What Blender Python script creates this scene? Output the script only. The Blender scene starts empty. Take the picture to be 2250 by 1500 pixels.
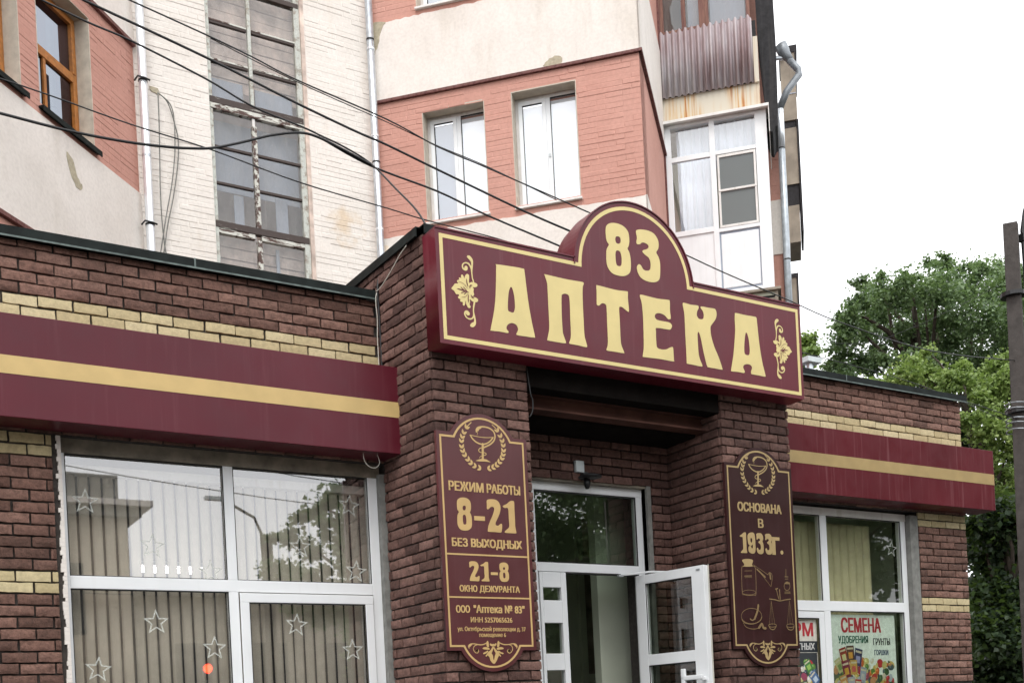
import bpy, bmesh, math, random
from mathutils import Vector, Matrix
R = math.radians
random.seed(7)
sc = bpy.context.scene
col = sc.collection

# ---------------------------------------------------------------- camera, sky, sun, exposure
cd = bpy.data.cameras.new('camera'); cam = bpy.data.objects.new('camera', cd); col.objects.link(cam)
cam.location = (0, 0, 1.6)
yaw, roll = R(31.5654), R(-2.8952)
F = Vector((math.sin(yaw), math.cos(yaw), 0)); RT = Vector((math.cos(yaw), -math.sin(yaw), 0)); UP = Vector((0, 0, 1))
r2 = math.cos(roll)*RT + math.sin(roll)*UP; u2 = -math.sin(roll)*RT + math.cos(roll)*UP
cam.matrix_world = Matrix(((r2.x, u2.x, -F.x, 0), (r2.y, u2.y, -F.y, 0), (r2.z, u2.z, -F.z, 1.6), (0, 0, 0, 1)))
cd.sensor_width = 36; cd.lens = 2463.07/2250*36; cd.shift_y = (1606.43-750)/2250; cd.clip_end = 2000; cd.clip_start = 0.05
sc.camera = cam
sc.view_settings.view_transform = 'Standard'; sc.view_settings.look = 'None'
sc.view_settings.exposure = 1.0; sc.view_settings.gamma = 1; sc.view_settings.use_curve_mapping = False
w = bpy.data.worlds.new('World'); sc.world = w; w.use_nodes = True
nt = w.node_tree; nt.nodes.clear()
sky = nt.nodes.new('ShaderNodeTexSky'); sky.sky_type = 'NISHITA'; sky.sun_disc = False
SUN_EL, SUN_AZ = 58, 215          # azimuth measured clockwise from +y
sky.sun_elevation = R(SUN_EL); sky.sun_rotation = R(SUN_AZ); sky.dust_density = 4; sky.air_density = 1.0
hs = nt.nodes.new('ShaderNodeHueSaturation'); hs.inputs['Saturation'].default_value = 0.12; hs.inputs['Value'].default_value = 1.6
mx = nt.nodes.new('ShaderNodeMix'); mx.data_type = 'RGBA'; mx.inputs[0].default_value = 0.75
mx.inputs[7].default_value = (10.9, 11.0, 11.3, 1)     # even cloud layer
bg = nt.nodes.new('ShaderNodeBackground'); bg.inputs['Strength'].default_value = 0.1
wo = nt.nodes.new('ShaderNodeOutputWorld')
nt.links.new(sky.outputs[0], hs.inputs['Color']); nt.links.new(hs.outputs[0], mx.inputs[6])
nt.links.new(mx.outputs[2], bg.inputs['Color']); nt.links.new(bg.outputs[0], wo.inputs['Surface'])
sl = bpy.data.lights.new('sun', 'SUN'); sl.energy = 0.6; sl.angle = R(25); sl.color = (1, 0.96, 0.9)
so = bpy.data.objects.new('sun', sl); col.objects.link(so)
sd = Vector((math.sin(R(SUN_AZ))*math.cos(R(SUN_EL)), math.cos(R(SUN_AZ))*math.cos(R(SUN_EL)), math.sin(R(SUN_EL))))
so.rotation_euler = sd.to_track_quat('Z', 'Y').to_euler()

# ---------------------------------------------------------------- materials
class NT:
    def __init__(s, name):
        s.m = bpy.data.materials.new(name); s.m.use_nodes = True; s.t = s.m.node_tree
        s.b = s.t.nodes['Principled BSDF']; s.o = s.t.nodes['Material Output']
    def n(s, typ, **k):
        x = s.t.nodes.new('ShaderNode'+typ)
        for a, v in k.items():
            if a.startswith('_'): setattr(x, a[1:], v)
            else: x.inputs[a.replace('__', ' ')].default_value = v
        return x
    def l(s, a, b): s.t.links.new(a, b)
    def coord(s, sx=1, sy=1, sz=1, obj=False):
        c = s.n('TexCoord') if obj else s.n('NewGeometry')
        mp = s.n('Mapping'); mp.inputs['Scale'].default_value = (sx, sy, sz)
        s.l(c.outputs['Object' if obj else 'Position'], mp.inputs['Vector']); return mp.outputs[0]
    def noise(s, vec, scale, det=4, rough=.55):
        x = s.n('TexNoise'); x.inputs['Scale'].default_value = scale; x.inputs['Detail'].default_value = det
        x.inputs['Roughness'].default_value = rough; s.l(vec, x.inputs['Vector']); return x.outputs['Fac']
    def ramp(s, fac, *st):
        x = s.n('ValToRGB'); e = x.color_ramp.elements
        while len(e) < len(st): e.new(0.5)
        for i, (p, c) in enumerate(st): e[i].position = p; e[i].color = (*c, 1) if len(c) == 3 else c
        s.l(fac, x.inputs[0]); return x.outputs[0]
    def mix(s, f, a, b, mode='MIX'):
        x = s.n('Mix'); x.data_type = 'RGBA'; x.blend_type = mode
        for sock, v in ((x.inputs[0], f), (x.inputs[6], a), (x.inputs[7], b)):
            if isinstance(v, (int, float)): sock.default_value = v
            elif isinstance(v, tuple): sock.default_value = (*v, 1) if len(v) == 3 else v
            else: s.l(v, sock)
        return x.outputs[2]
    def bump(s, h, strength=.3, dist=.01):
        x = s.n('Bump'); x.inputs['Strength'].default_value = strength; x.inputs['Distance'].default_value = dist
        s.l(h, x.inputs['Height']); s.l(x.outputs[0], s.b.inputs['Normal'])
    def col(s, c):
        if isinstance(c, tuple): s.b.inputs['Base Color'].default_value = (*c, 1)
        else: s.l(c, s.b.inputs['Base Color'])
    def rough(s, v, spec=.5):
        if isinstance(v, (int, float)): s.b.inputs['Roughness'].default_value = v
        else: s.l(v, s.b.inputs['Roughness'])
        s.b.inputs['Specular IOR Level'].default_value = spec

def simple(name, c, rough=.6, metal=0, var=.12, scale=6, bump=0, bscale=60, spec=.5, streak=0, streakcol=(.1, .08, .06)):
    k = NT(name); v = k.coord(); f = k.noise(v, scale)
    dark = tuple(x*(1-var) for x in c); lite = tuple(min(1, x*(1+var)) for x in c)
    cc = k.ramp(f, (.3, dark), (.7, lite))
    if streak:
        f2 = k.noise(k.coord(14, 14, .7), 1, 5); m = k.ramp(f2, (.55, (0, 0, 0)), (.75, (streak,)*3))
        cc = k.mix(m, cc, streakcol)
    k.col(cc); k.rough(rough, spec); k.b.inputs['Metallic'].default_value = metal
    if bump: k.bump(k.noise(v, bscale, 5), bump, .004)
    return k.m

def brick_mat(name, c1, c2, c3, rough=.8, pale=(.33, .27, .24), wet=True, mott=.7):
    if not wet: mott = .35
    k = NT(name); at = k.n('Attribute', _attribute_name='rnd'); v = k.coord()
    base = k.ramp(at.outputs['Fac'], (0, c1), (.45, c2), (1, c3))
    f = k.noise(v, 30, 8, .78)
    base = k.mix(mott, base, k.ramp(f, (.36, (.42, .40, .39)), (.60, (1.28, 1.24, 1.2))), 'MULTIPLY')
    sp = k.noise(v, 150, 2); sp2 = k.ramp(sp, (.70, (0, 0, 0)), (.78, (.8, .8, .8)))
    base = k.mix(sp2, base, pale)
    # grime and damp, drifting over several bricks
    g = k.noise(v, 1.6, 6, .65); gm = k.ramp(g, (.44, (0, 0, 0)), (.68, (.42, .42, .42)))
    if wet: base = k.mix(gm, base, tuple(x*.38 for x in c1))
    k.col(base); k.rough(rough, .35); k.bump(k.noise(v, 48, 8, .78), 1.0 if wet else .25, .018); return k.m

def paint_mat(name, c, c2, stain=(.42, .34, .24), rough=.75, dirt=.5, bump=.25, spot=None):
    k = NT(name); v = k.coord()
    base = k.ramp(k.noise(v, 1.1, 6, .6), (.32, c2), (.62, c))
    s = k.noise(k.coord(1.4, 1.4, .35), 1.3, 7, .65); sm = k.ramp(s, (.56, (0, 0, 0)), (.80, (dirt,)*3))
    base = k.mix(sm, base, stain)
    st = k.noise(k.coord(9, 9, .5), 1, 6, .6); stm = k.ramp(st, (.58, (0, 0, 0)), (.85, (.18,)*3))
    base = k.mix(stm, base, tuple(x*.6 for x in c2))
    if spot:
        d = k.n('VectorMath', _operation='DISTANCE'); d.inputs[1].default_value = spot; k.l(v, d.inputs[0])
        ad = k.n('Math', _operation='MULTIPLY_ADD'); ad.inputs[1].default_value = .9; k.l(k.noise(v, 6, 5), ad.inputs[0]); k.l(d.outputs['Value'], ad.inputs[2])
        base = k.mix(k.ramp(ad.outputs[0], (.48, (.75,)*3), (.74, (0, 0, 0))), base, (.66, .52, .36))
    f = k.noise(v, 24, 5); base = k.mix(.35, base, k.ramp(f, (.35, (.82, .81, .80)), (.6, (1.06, 1.06, 1.06))), 'MULTIPLY')
    k.col(base); k.rough(rough, .3); k.bump(k.noise(v, 42, 6, .65), bump, .006); return k.m

def peel_mat(name, paint, under, lo=.45, hi=.5, rough=.7, sx=1, sz=1, scale=22):
    k = NT(name); v = k.coord(sx, sx, sz); f = k.noise(v, scale, 8, .72)
    m = k.ramp(f, (lo, (0, 0, 0)), (hi, (1, 1, 1)))
    c = k.mix(m, paint, under); f2 = k.noise(v, 60, 4); c = k.mix(.5, c, k.ramp(f2, (.3, (.6, .6, .6)), (.7, (1.2, 1.2, 1.2))), 'MULTIPLY')
    k.col(c); k.rough(rough); k.bump(m, .4, -.002); return k.m

def glass_mat(name, ior=1.5, gain=1.0, tint=(.82, .86, .84), rough=.0, wav=0.0, dirty=0.0):
    k = NT(name); t = k.t; t.nodes.remove(k.b)
    tr = k.n('BsdfTransparent'); tr.inputs[0].default_value = (*tint, 1)
    gl = k.n('BsdfGlossy'); gl.inputs['Roughness'].default_value = rough; gl.inputs[0].default_value = (1, 1, 1, 1)
    fr = k.n('Fresnel'); fr.inputs['IOR'].default_value = ior
    mu = k.n('Math', _operation='MULTIPLY'); mu.inputs[1].default_value = gain; mu.use_clamp = True; k.l(fr.outputs[0], mu.inputs[0])
    ge = k.n('NewGeometry'); inv = k.n('Math', _operation='SUBTRACT'); inv.inputs[0].default_value = 1; k.l(ge.outputs['Backfacing'], inv.inputs[1])
    m3 = k.n('Math', _operation='MULTIPLY'); k.l(mu.outputs[0], m3.inputs[0]); k.l(inv.outputs[0], m3.inputs[1]); mu = m3
    mixs = k.n('MixShader'); k.l(mu.outputs[0], mixs.inputs[0]); k.l(tr.outputs[0], mixs.inputs[1]); k.l(gl.outputs[0], mixs.inputs[2])
    out = mixs.outputs[0]
    if wav:
        bp = k.n('Bump'); bp.inputs['Strength'].default_value = wav; bp.inputs['Distance'].default_value = .01
        k.l(k.noise(k.coord(), 2.2, 2), bp.inputs['Height']); k.l(bp.outputs[0], gl.inputs['Normal'])
    if dirty:
        d = k.n('BsdfDiffuse'); d.inputs[0].default_value = (.5, .48, .44, 1)
        dm = k.ramp(k.noise(k.coord(3, 3, 1.2), 2, 6, .7), (.42, (dirty*.15,)*3), (.75, (dirty,)*3))
        m2 = k.n('MixShader'); k.l(dm, m2.inputs[0]); k.l(out, m2.inputs[1]); k.l(d.outputs[0], m2.inputs[2]); out = m2.outputs[0]
    k.l(out, k.o.inputs['Surface']); return k.m

def leaf_mat(name, a, b, c):
    k = NT(name); at = k.n('Attribute', _attribute_name='rnd')
    cc = k.ramp(at.outputs['Fac'], (0, a), (.5, b), (1, c))
    t = k.t; k.col(cc); k.rough(.5, .4)
    tl = k.n('BsdfTranslucent'); k.l(k.mix(.35, cc, (.25, .4, .05)), tl.inputs[0])
    ms = k.n('MixShader'); ms.inputs[0].default_value = .32; k.l(k.b.outputs[0], ms.inputs[1]); k.l(tl.outputs[0], ms.inputs[2])
    k.l(ms.outputs[0], k.o.inputs['Surface']); return k.m

M = {}
M['brick'] = brick_mat('red_brick', (.15, .082, .063), (.245, .134, .104), (.31, .18, .142))
M['brick_dark'] = brick_mat('brown_brick', (.10, .052, .043), (.18, .098, .080), (.25, .142, .118))
M['ybrick'] = brick_mat('yellow_brick', (.44, .36, .20), (.50, .42, .24), (.57, .49, .30), .75, (.6, .55, .45), False)
M['mortar'] = simple('mortar', (.050, .043, .038), .95, var=.35, scale=30, bump=.5)
M['grey_render'] = simple('grey_render', (.2, .2, .185), .95, var=.25, scale=14, bump=.8, bscale=40)
M['white_wall'] = paint_mat('cream_whitewash', (.80, .75, .695), (.73, .68, .62), (.60, .49, .36), dirt=.5, spot=(6.92, 15.3, 9.24))
M['white_plaster'] = paint_mat('cream_plaster', (.80, .745, .69), (.71, .655, .60), (.55, .49, .41), dirt=.6, bump=.12)
M['pink_wall'] = paint_mat('pink_wall_paint', (.57, .305, .245), (.52, .268, .213), (.45, .26, .21), dirt=.35)
M['moulding'] = peel_mat('dark_red_moulding', (.10, .025, .022), (.16, .06, .05))
M['patch'] = simple('bare_render', (.42, .37, .27), .95, var=.2, scale=20, bump=.6)
M['stain'] = simple('ochre_patch', (.78, .66, .53), .9, var=.12, scale=20, bump=.2)

def maroon(name, c, streak, sp=.5):
    k = NT(name); v = k.coord(); f = k.noise(v, 1.5, 5)
    cc = k.ramp(f, (.3, tuple(x*.86 for x in c)), (.7, tuple(x*1.12 for x in c)))
    s = k.noise(k.coord(26, 26, .9), 1, 6, .6); sm = k.ramp(s, (.56, (0, 0, 0)), (.72, (streak,)*3))
    cc = k.mix(sm, cc, (.34, .16, .17))
    k.col(cc); rr = k.ramp(k.noise(v, 6, 5), (.3, (.28,)*3), (.7, (.44,)*3)); k.rough(rr, sp)
    k.bump(k.noise(v, 3, 2), .05, .01); return k.m
M['maroon'] = maroon('maroon_vinyl', (.110, .009, .018), .10, .4)
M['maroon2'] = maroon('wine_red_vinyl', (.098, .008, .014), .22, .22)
M['maroon_left'] = maroon('faded_maroon_vinyl', (.095, .010, .019), .06, .32)
M['galv_mid'] = simple('grey_zinc', (.42, .46, .49), .4, metal=.6, var=.2, scale=9, streak=.4, streakcol=(.25, .25, .26))
M['galv_dark'] = simple('dull_zinc', (.26, .28, .30), .5, metal=.4, var=.2, scale=9)
M['gold3'] = simple('shaded_ochre_stripe', (.34, .24, .095), .5, var=.1)  # right stripe: darker copy, its weaker reflection put into the colour
M['panel_shaded'] = maroon('shaded_maroon_panel', (.032, .010, .010), .04, .25)  # right board: darker maroon copy, missing reflections put into the colour
M['maroon_panel'] = maroon('dark_maroon_panel', (.085, .020, .022), .05)
M['gold'] = simple('pale_gold_vinyl', (.66, .54, .235), .38, var=.05, spec=.4)
M['gold2'] = simple('ochre_stripe', (.56, .40, .165), .42, var=.07, spec=.4)
M['gold_shaded'] = simple('shaded_gold', (.36, .26, .115), .6, var=.1)  # gold of the right board, dimmed in colour for weaker reflections
M['gold_panel'] = simple('matt_gold', (.52, .35, .14), .5, var=.08)
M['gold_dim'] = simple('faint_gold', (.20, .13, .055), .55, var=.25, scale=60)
M['pvc'] = simple('white_plastic', (.80, .82, .83), .32, var=.04, scale=3, streak=.12, streakcol=(.5, .48, .42))
M['pvc_old'] = simple('weathered_white_frame', (.72, .70, .67), .5, var=.10, scale=5, streak=.5, streakcol=(.42, .38, .30))
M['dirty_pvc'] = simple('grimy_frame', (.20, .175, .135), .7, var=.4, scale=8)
M['seal'] = simple('black_seal', (.015, .015, .015), .6)
M['coping'] = simple('black_green_tin', (.010, .014, .013), .6, metal=.0, var=.5, scale=9, bump=.3, bscale=12, spec=.15)
M['coping_lite'] = simple('lit_tin_edge', (.09, .12, .11), .5, var=.5, scale=16)  # paler tin for seams and lips; the lit lip is in the colour
M['galv'] = simple('galvanised_steel', (.58, .62, .66), .35, metal=.75, var=.16, scale=12, streak=.4, streakcol=(.3, .3, .31))
M['galv_bright'] = simple('bright_tin_pipe', (.82, .86, .90), .28, metal=.55, var=.08, scale=9)
M['wood'] = simple('varnished_wood', (.42, .16, .035), .42, var=.25, scale=18, spec=.5)
M['old_wood'] = peel_mat('old_brown_wood', (.14, .055, .045), (.26, .13, .09), .4, .6, sx=4, sz=.4, scale=6)
M['peel'] = peel_mat('peeling_white_paint', (.62, .62, .56), (.09, .05, .04), .46, .52, scale=13)
M['peel_h'] = peel_mat('peeling_white_rail', (.62, .62, .56), (.09, .05, .04), .50, .54, sx=.35, sz=1.6, scale=11)
M['peel_bh'] = peel_mat('weathered_brown_rail', (.060, .042, .036), (.42, .42, .37), .62, .66, sx=.3, sz=2, scale=11)
M['peel_brown'] = peel_mat('peeling_brown_paint', (.075, .045, .038), (.45, .43, .37), .60, .64, scale=12)
M['old_white'] = peel_mat('flaking_jamb_paint', (.55, .57, .52), (.30, .26, .21), .5, .62, scale=9)
M['glass'] = glass_mat('shop_glass', 1.6, 4.7, (.95, .95, .94), rough=.012, wav=.012, dirty=.06)
M['glass_door'] = glass_mat('door_glass', 1.5, 3.6, (.80, .84, .80))
M['glass_up'] = glass_mat('upper_glass', 1.6, 4.5, (.97, .98, .99))
M['glass_dark'] = glass_mat('wood_window_glass', 1.5, .25, (.5, .52, .55))
M['glass_right'] = glass_mat('right_window_glass', 1.5, 1.8, (.88, .90, .86))
M['glass_old'] = glass_mat('dusty_glass', 1.5, 2.0, (.90, .90, .90), wav=.5, dirty=.16)
M['blind_white'] = simple('white_roller_blind', (.93, .95, .97), .8, var=.02, scale=2)
M['blind_grey'] = simple('grey_blind', (.33, .37, .44), .8, var=.06, scale=3)
M['slat'] = simple('beige_blind_fabric', (.62, .57, .48), .9, var=.08, scale=9, bump=.2, bscale=300)
M['curtain'] = simple('sheer_curtain', (.74, .78, .84), .9, var=.05)
M['curtain_tan'] = simple('tan_blind_fabric', (.56, .50, .34), .9, var=.1)
M['dark_room'] = simple('dim_interior', (.03, .03, .03), .9)
M['stair_room'] = simple('stairwell_plaster', (.42, .35, .32), .9, var=.3, scale=1.6)
M['reveal'] = simple('pale_reveal_render', (.52, .47, .39), .9, var=.15, scale=9, bump=.4)
M['board'] = simple('old_boards', (.62, .50, .43), .85, var=.35, scale=5)
M['hall'] = simple('green_hall_plaster', (.52, .56, .45), .8, var=.08, scale=2)
k = NT('corrugated_slate'); v = k.coord(); c = k.ramp(k.noise(k.coord(1.2, 1.2, .5), 1.5, 6, .6), (.42, (.46, .43, .44)), (.54, (.36, .30, .31)), (.68, (.27, .19, .19)))
c = k.mix(k.ramp(k.noise(k.coord(16, 16, .8), 1, 6), (.5, (0, 0, 0)), (.7, (.6,)*3)), c, (.54, .52, .53)); k.col(c); k.rough(.85, .3); k.bump(k.noise(v, 60, 5), .4, .004); _slate = k.m
M['slate_plain'] = simple('corrugated_slate', (.45, .42, .44), .85, var=.22, scale=3, streak=.8, streakcol=(.22, .13, .13), bump=.4)
M['slate'] = _slate
M['black_board'] = simple('tarred_boards_and_shade', (.018, .017, .019), .85, var=.5, scale=14, bump=.6, streak=.3, streakcol=(.08, .07, .065))  # tarred boards, also the painted shadow under the balcony
M['beige_panel'] = simple('weathered_beige_panel', (.27, .235, .185), .85, var=.25, scale=3, streak=.35, streakcol=(.13, .10, .075))
k = NT('rusty_apron'); v = k.coord(22, 22, .6)
c = k.ramp(k.noise(v, 1, 5, .6), (.44, (.62, .56, .45)), (.54, (.58, .38, .18)), (.64, (.40, .15, .04)))
c = k.mix(k.ramp(k.noise(k.coord(1, 1, .3), 1.7, 3), (.44, (1, 1, 1)), (.58, (0, 0, 0))), (.60, .555, .46), c)
k.col(c); k.rough(.8); M['rust'] = k.m
M['concrete'] = simple('pole_concrete', (.062, .054, .049), .95, var=.25, scale=9, bump=.9, bscale=30, streak=.3, streakcol=(.07, .055, .05))
M['cable'] = simple('black_cable', (.012, .012, .013), .5)
M['wire_white'] = simple('white_wire', (.55, .53, .46), .6)
M['black'] = simple('black_metal', (.01, .01, .011), .45)
M['steel'] = simple('light_steel', (.55, .58, .6), .35, metal=.6)
M['box_grey'] = simple('grey_plastic', (.55, .60, .61), .4)
M['beam'] = simple('brown_steel_beam', (.10, .045, .034), .8, var=.3, scale=5, spec=.2)
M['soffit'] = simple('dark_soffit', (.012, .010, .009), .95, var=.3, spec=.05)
M['asphalt'] = simple('asphalt', (.05, .05, .052), .8, var=.25, scale=8, bump=.5, bscale=120)
M['paving'] = simple('pavement', (.06, .058, .056), .7, var=.2, scale=5, bump=.4)
M['kerb'] = simple('kerb_stone', (.3, .29, .27), .85, var=.2, bump=.3)
M['bark'] = simple('bark', (.05, .038, .028), .95, var=.4, scale=14, bump=1, bscale=25)
M['leaf_dark'] = leaf_mat('maple_leaves', (.07, .118, .058), (.135, .205, .095), (.24, .33, .16))
M['leaf_lite'] = leaf_mat('light_green_leaves', (.115, .18, .05), (.20, .285, .075), (.32, .40, .13))
M['leaf_shade'] = leaf_mat('shaded_leaves', (.010, .022, .012), (.022, .042, .019), (.045, .075, .03))  # dark copy of the leaf greens, shade put into the colour
M['beige_facade'] = paint_mat('ochre_facade', (.50, .42, .32), (.42, .35, .27))
M['sticker'] = glass_mat('frosted_film', 1.3, 1, (.9, .9, .9), dirty=.0)
k = NT('frosted_film2'); tr = k.n('BsdfTransparent'); df = k.n('BsdfDiffuse'); df.inputs[0].default_value = (.8, .84, .78, 1)
ms = k.n('MixShader'); ms.inputs[0].default_value = .30; k.l(tr.outputs[0], ms.inputs[1]); k.l(df.outputs[0], ms.inputs[2]); k.l(ms.outputs[0], k.o.inputs['Surface']); M['sticker'] = k.m
def emis(name, c, s):
    k = NT(name); k.b.inputs['Emission Color'].default_value = (*c, 1); k.b.inputs['Emission Strength'].default_value = s; k.col(c); return k.m
M['lamp'] = emis('lit_tube', (1, .98, .92), 9)
M['redlamp'] = emis('red_lens', (1, .045, .015), 9)
_sc = {}
def colour(c):
    if c not in _sc: _sc[c] = simple('print_%d' % len(_sc), c, .55, var=.12, scale=25)
    return _sc[c]

# ---------------------------------------------------------------- geometry helpers
def tag(o, label=None, cat=None, group=None, kind=None):
    if label: o['label'] = label
    if cat: o['category'] = cat
    if group: o['group'] = group
    if kind: o['kind'] = kind
    return o
def empty(name, loc=(0, 0, 0)):
    o = bpy.data.objects.new(name, None); col.objects.link(o); o.location = loc; o.empty_display_size = .2; return o
class MB:
    def __init__(s): s.v = []; s.f = []; s.r = []
    def poly(s, pts, faces, rnd=.5):
        n = len(s.v); s.v += [tuple(p) for p in pts]; s.f += [tuple(i+n for i in f) for f in faces]; s.r += [rnd]*len(faces); return s
    def box(s, a, b, rnd=.5):
        x0, x1 = sorted((a[0], b[0])); y0, y1 = sorted((a[1], b[1])); z0, z1 = sorted((a[2], b[2]))
        return s.poly([(x0,y0,z0),(x1,y0,z0),(x1,y1,z0),(x0,y1,z0),(x0,y0,z1),(x1,y0,z1),(x1,y1,z1),(x0,y1,z1)],
            [(0,3,2,1),(4,5,6,7),(0,1,5,4),(1,2,6,5),(2,3,7,6),(3,0,4,7)], rnd)
    def fbox(s, fr, a, b, rnd=.5):     # box in a wall frame: a,b = (s, z, off)
        s0, s1 = sorted((a[0], b[0])); z0, z1 = sorted((a[1], b[1])); o0, o1 = sorted((a[2], b[2]))
        P = [fr(x, z, o) for (x, o, z) in ((s0,o1,z0),(s1,o1,z0),(s1,o0,z0),(s0,o0,z0),(s0,o1,z1),(s1,o1,z1),(s1,o0,z1),(s0,o0,z1))]
        return s.poly(P, [(0,3,2,1),(4,5,6,7),(0,1,5,4),(1,2,6,5),(2,3,7,6),(3,0,4,7)], rnd)
    def tube(s, pts, r, n=8, caps=True, rnd=.5):
        pts = [Vector(p) for p in pts]; rs = r if isinstance(r, (list, tuple)) else [r]*len(pts)
        base = len(s.v); prev = None
        for i, p in enumerate(pts):
            t = (pts[min(i+1, len(pts)-1)]-pts[max(i-1, 0)]).normalized()
            if prev is None: a = t.orthogonal().normalized()
            else:
                a = prev - t*prev.dot(t); a = a.normalized() if a.length > 1e-6 else t.orthogonal().normalized()
            prev = a; b = t.cross(a)
            for j in range(n):
                an = 2*math.pi*j/n; s.v.append(tuple(p + (a*math.cos(an)+b*math.sin(an))*rs[i]))
        for i in range(len(pts)-1):
            for j in range(n):
                q = base+i*n; s.f.append((q+j, q+(j+1) % n, q+n+(j+1) % n, q+n+j)); s.r.append(rnd)
        if caps:
            s.f.append(tuple(base+j for j in range(n))[::-1]); s.f.append(tuple(base+(len(pts)-1)*n+j for j in range(n))); s.r += [rnd, rnd]
        return s
    def build(s, name, mat, parent=None, smooth=False, bevel=0):
        me = bpy.data.meshes.new(name); me.from_pydata(s.v, [], s.f)
        a = me.attributes.new('rnd', 'FLOAT', 'FACE'); a.data.foreach_set('value', s.r)
        if isinstance(mat, str): mat = M[mat]
        me.materials.append(mat)
        if getattr(s, 'smooth18', False): q = len(RM['brick'][0][1]); me.polygons.foreach_set('use_smooth', [(i % q) < 18 for i in range(len(me.polygons))])
        if smooth: me.polygons.foreach_set('use_smooth', [True]*len(me.polygons))
        if bevel:
            bm = bmesh.new(); bm.from_mesh(me); bmesh.ops.recalc_face_normals(bm, faces=bm.faces)
            bmesh.ops.bevel(bm, geom=[e for e in bm.edges if e.is_manifold and e.calc_face_angle(0) > .6], offset=bevel, segments=2, affect='EDGES', profile=.6, clamp_overlap=True)
            bm.to_mesh(me); bm.free()
        o = bpy.data.objects.new(name, me); col.objects.link(o)
        if parent: o.parent = parent; o.matrix_parent_inverse = parent_inv(parent)
        return o
def parent_inv(p): return Matrix.Translation(-p.location) if p.type == 'EMPTY' else Matrix.Identity(4)
def box(name, a, b, mat, parent=None, bevel=0): return MB().box(a, b).build(name, mat, parent, bevel=bevel)
def frame(O, ang):
    O = Vector(O); d = Vector((math.cos(ang), math.sin(ang), 0)); n = Vector((d.y, -d.x, 0))
    def f(s, z, off=0.0):
        p = O + d*s + n*off; return (p.x, p.y, z)
    f.d = d; f.n = n; f.O = O; return f
def cat_rom(P, k=3):
    n = len(P); out = []
    for i in range(n):
        p0, p1, p2, p3 = P[i-1], P[i], P[(i+1) % n], P[(i+2) % n]
        for j in range(k):
            t = j/k
            out.append(tuple(.5*((2*b)+(c-a)*t+(2*a-5*b+4*c-d)*t*t+(3*b-a-3*c+d)*t**3) for a, b, c, d in zip(p0, p1, p2, p3)))
    return out
def plate(name, loops, mat, y, th, parent=None, smooth=True, fr=None, tf=None):
    """flat plate in an x-z plane whose outline (first loop) has holes (other loops); front at y, th thick backwards"""
    cu = bpy.data.curves.new(name, 'CURVE'); cu.dimensions = '2D'; cu.fill_mode = 'BOTH'; cu.extrude = th/2
    for L in loops:
        L = [tf(p) for p in L] if tf else L
        L = cat_rom(L) if smooth else L
        sp = cu.splines.new('POLY'); sp.points.add(len(L)-1); sp.use_cyclic_u = True
        for i, p in enumerate(L): sp.points[i].co = (p[0], p[1], 0, 1)
    to = bpy.data.objects.new('tmp', cu); col.objects.link(to)
    me = bpy.data.meshes.new_from_object(to.evaluated_get(bpy.context.evaluated_depsgraph_get()))
    bpy.data.objects.remove(to); bpy.data.curves.remove(cu)
    me.name = name; me.transform(Matrix(((1,0,0,0),(0,0,-1,y+th/2),(0,1,0,0),(0,0,0,1))))
    me.materials.clear(); me.materials.append(M[mat] if isinstance(mat, str) else mat)
    o = bpy.data.objects.new(name, me); col.objects.link(o)
    if parent: o.parent = parent; o.matrix_parent_inverse = parent_inv(parent)
    return o
def text_mesh(s, bbox, y, mat, name, parent=None, bold=.02, th=.003, shear=0):
    cu = bpy.data.curves.new(name, 'FONT'); cu.body = s; cu.extrude = .001; cu.resolution_u = 3
    to = bpy.data.objects.new('tmp', cu); col.objects.link(to)
    me = bpy.data.meshes.new_from_object(to.evaluated_get(bpy.context.evaluated_depsgraph_get()))
    bpy.data.objects.remove(to); bpy.data.curves.remove(cu)
    xs = [v.co.x for v in me.vertices]; ys = [v.co.y for v in me.vertices]
    x0, x1, y0, y1 = min(xs), max(xs), min(ys), max(ys)
    for v in me.vertices:
        X = bbox[0]+(v.co.x-x0)/(x1-x0)*(bbox[2]-bbox[0]); Z = bbox[1]+(v.co.y-y0)/(y1-y0)*(bbox[3]-bbox[1])
        v.co = (X, y-(v.co.z+.001)/.002*th, Z)
    hgt = (bbox[3]-bbox[1])*bold*1.5
    if bold:
        V = []; Fc = []; n = len(me.vertices)
        for q, (dx, dz) in enumerate(((0, 0), (-hgt, hgt*.35), (hgt, -hgt*.35), (-hgt, -hgt*.35), (hgt, hgt*.35))):
            V += [(v.co.x+dx, v.co.y-.00012*q, v.co.z+dz) for v in me.vertices]; Fc += [tuple(i+n*q for i in p.vertices) for p in me.polygons]
        me = bpy.data.meshes.new(name); me.from_pydata(V, [], Fc)
    me.name = name; me.materials.clear(); me.materials.append(M[mat] if isinstance(mat, str) else mat)
    o = bpy.data.objects.new(name, me); col.objects.link(o)
    if parent: o.parent = parent; o.matrix_parent_inverse = parent_inv(parent)
    return o
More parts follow.
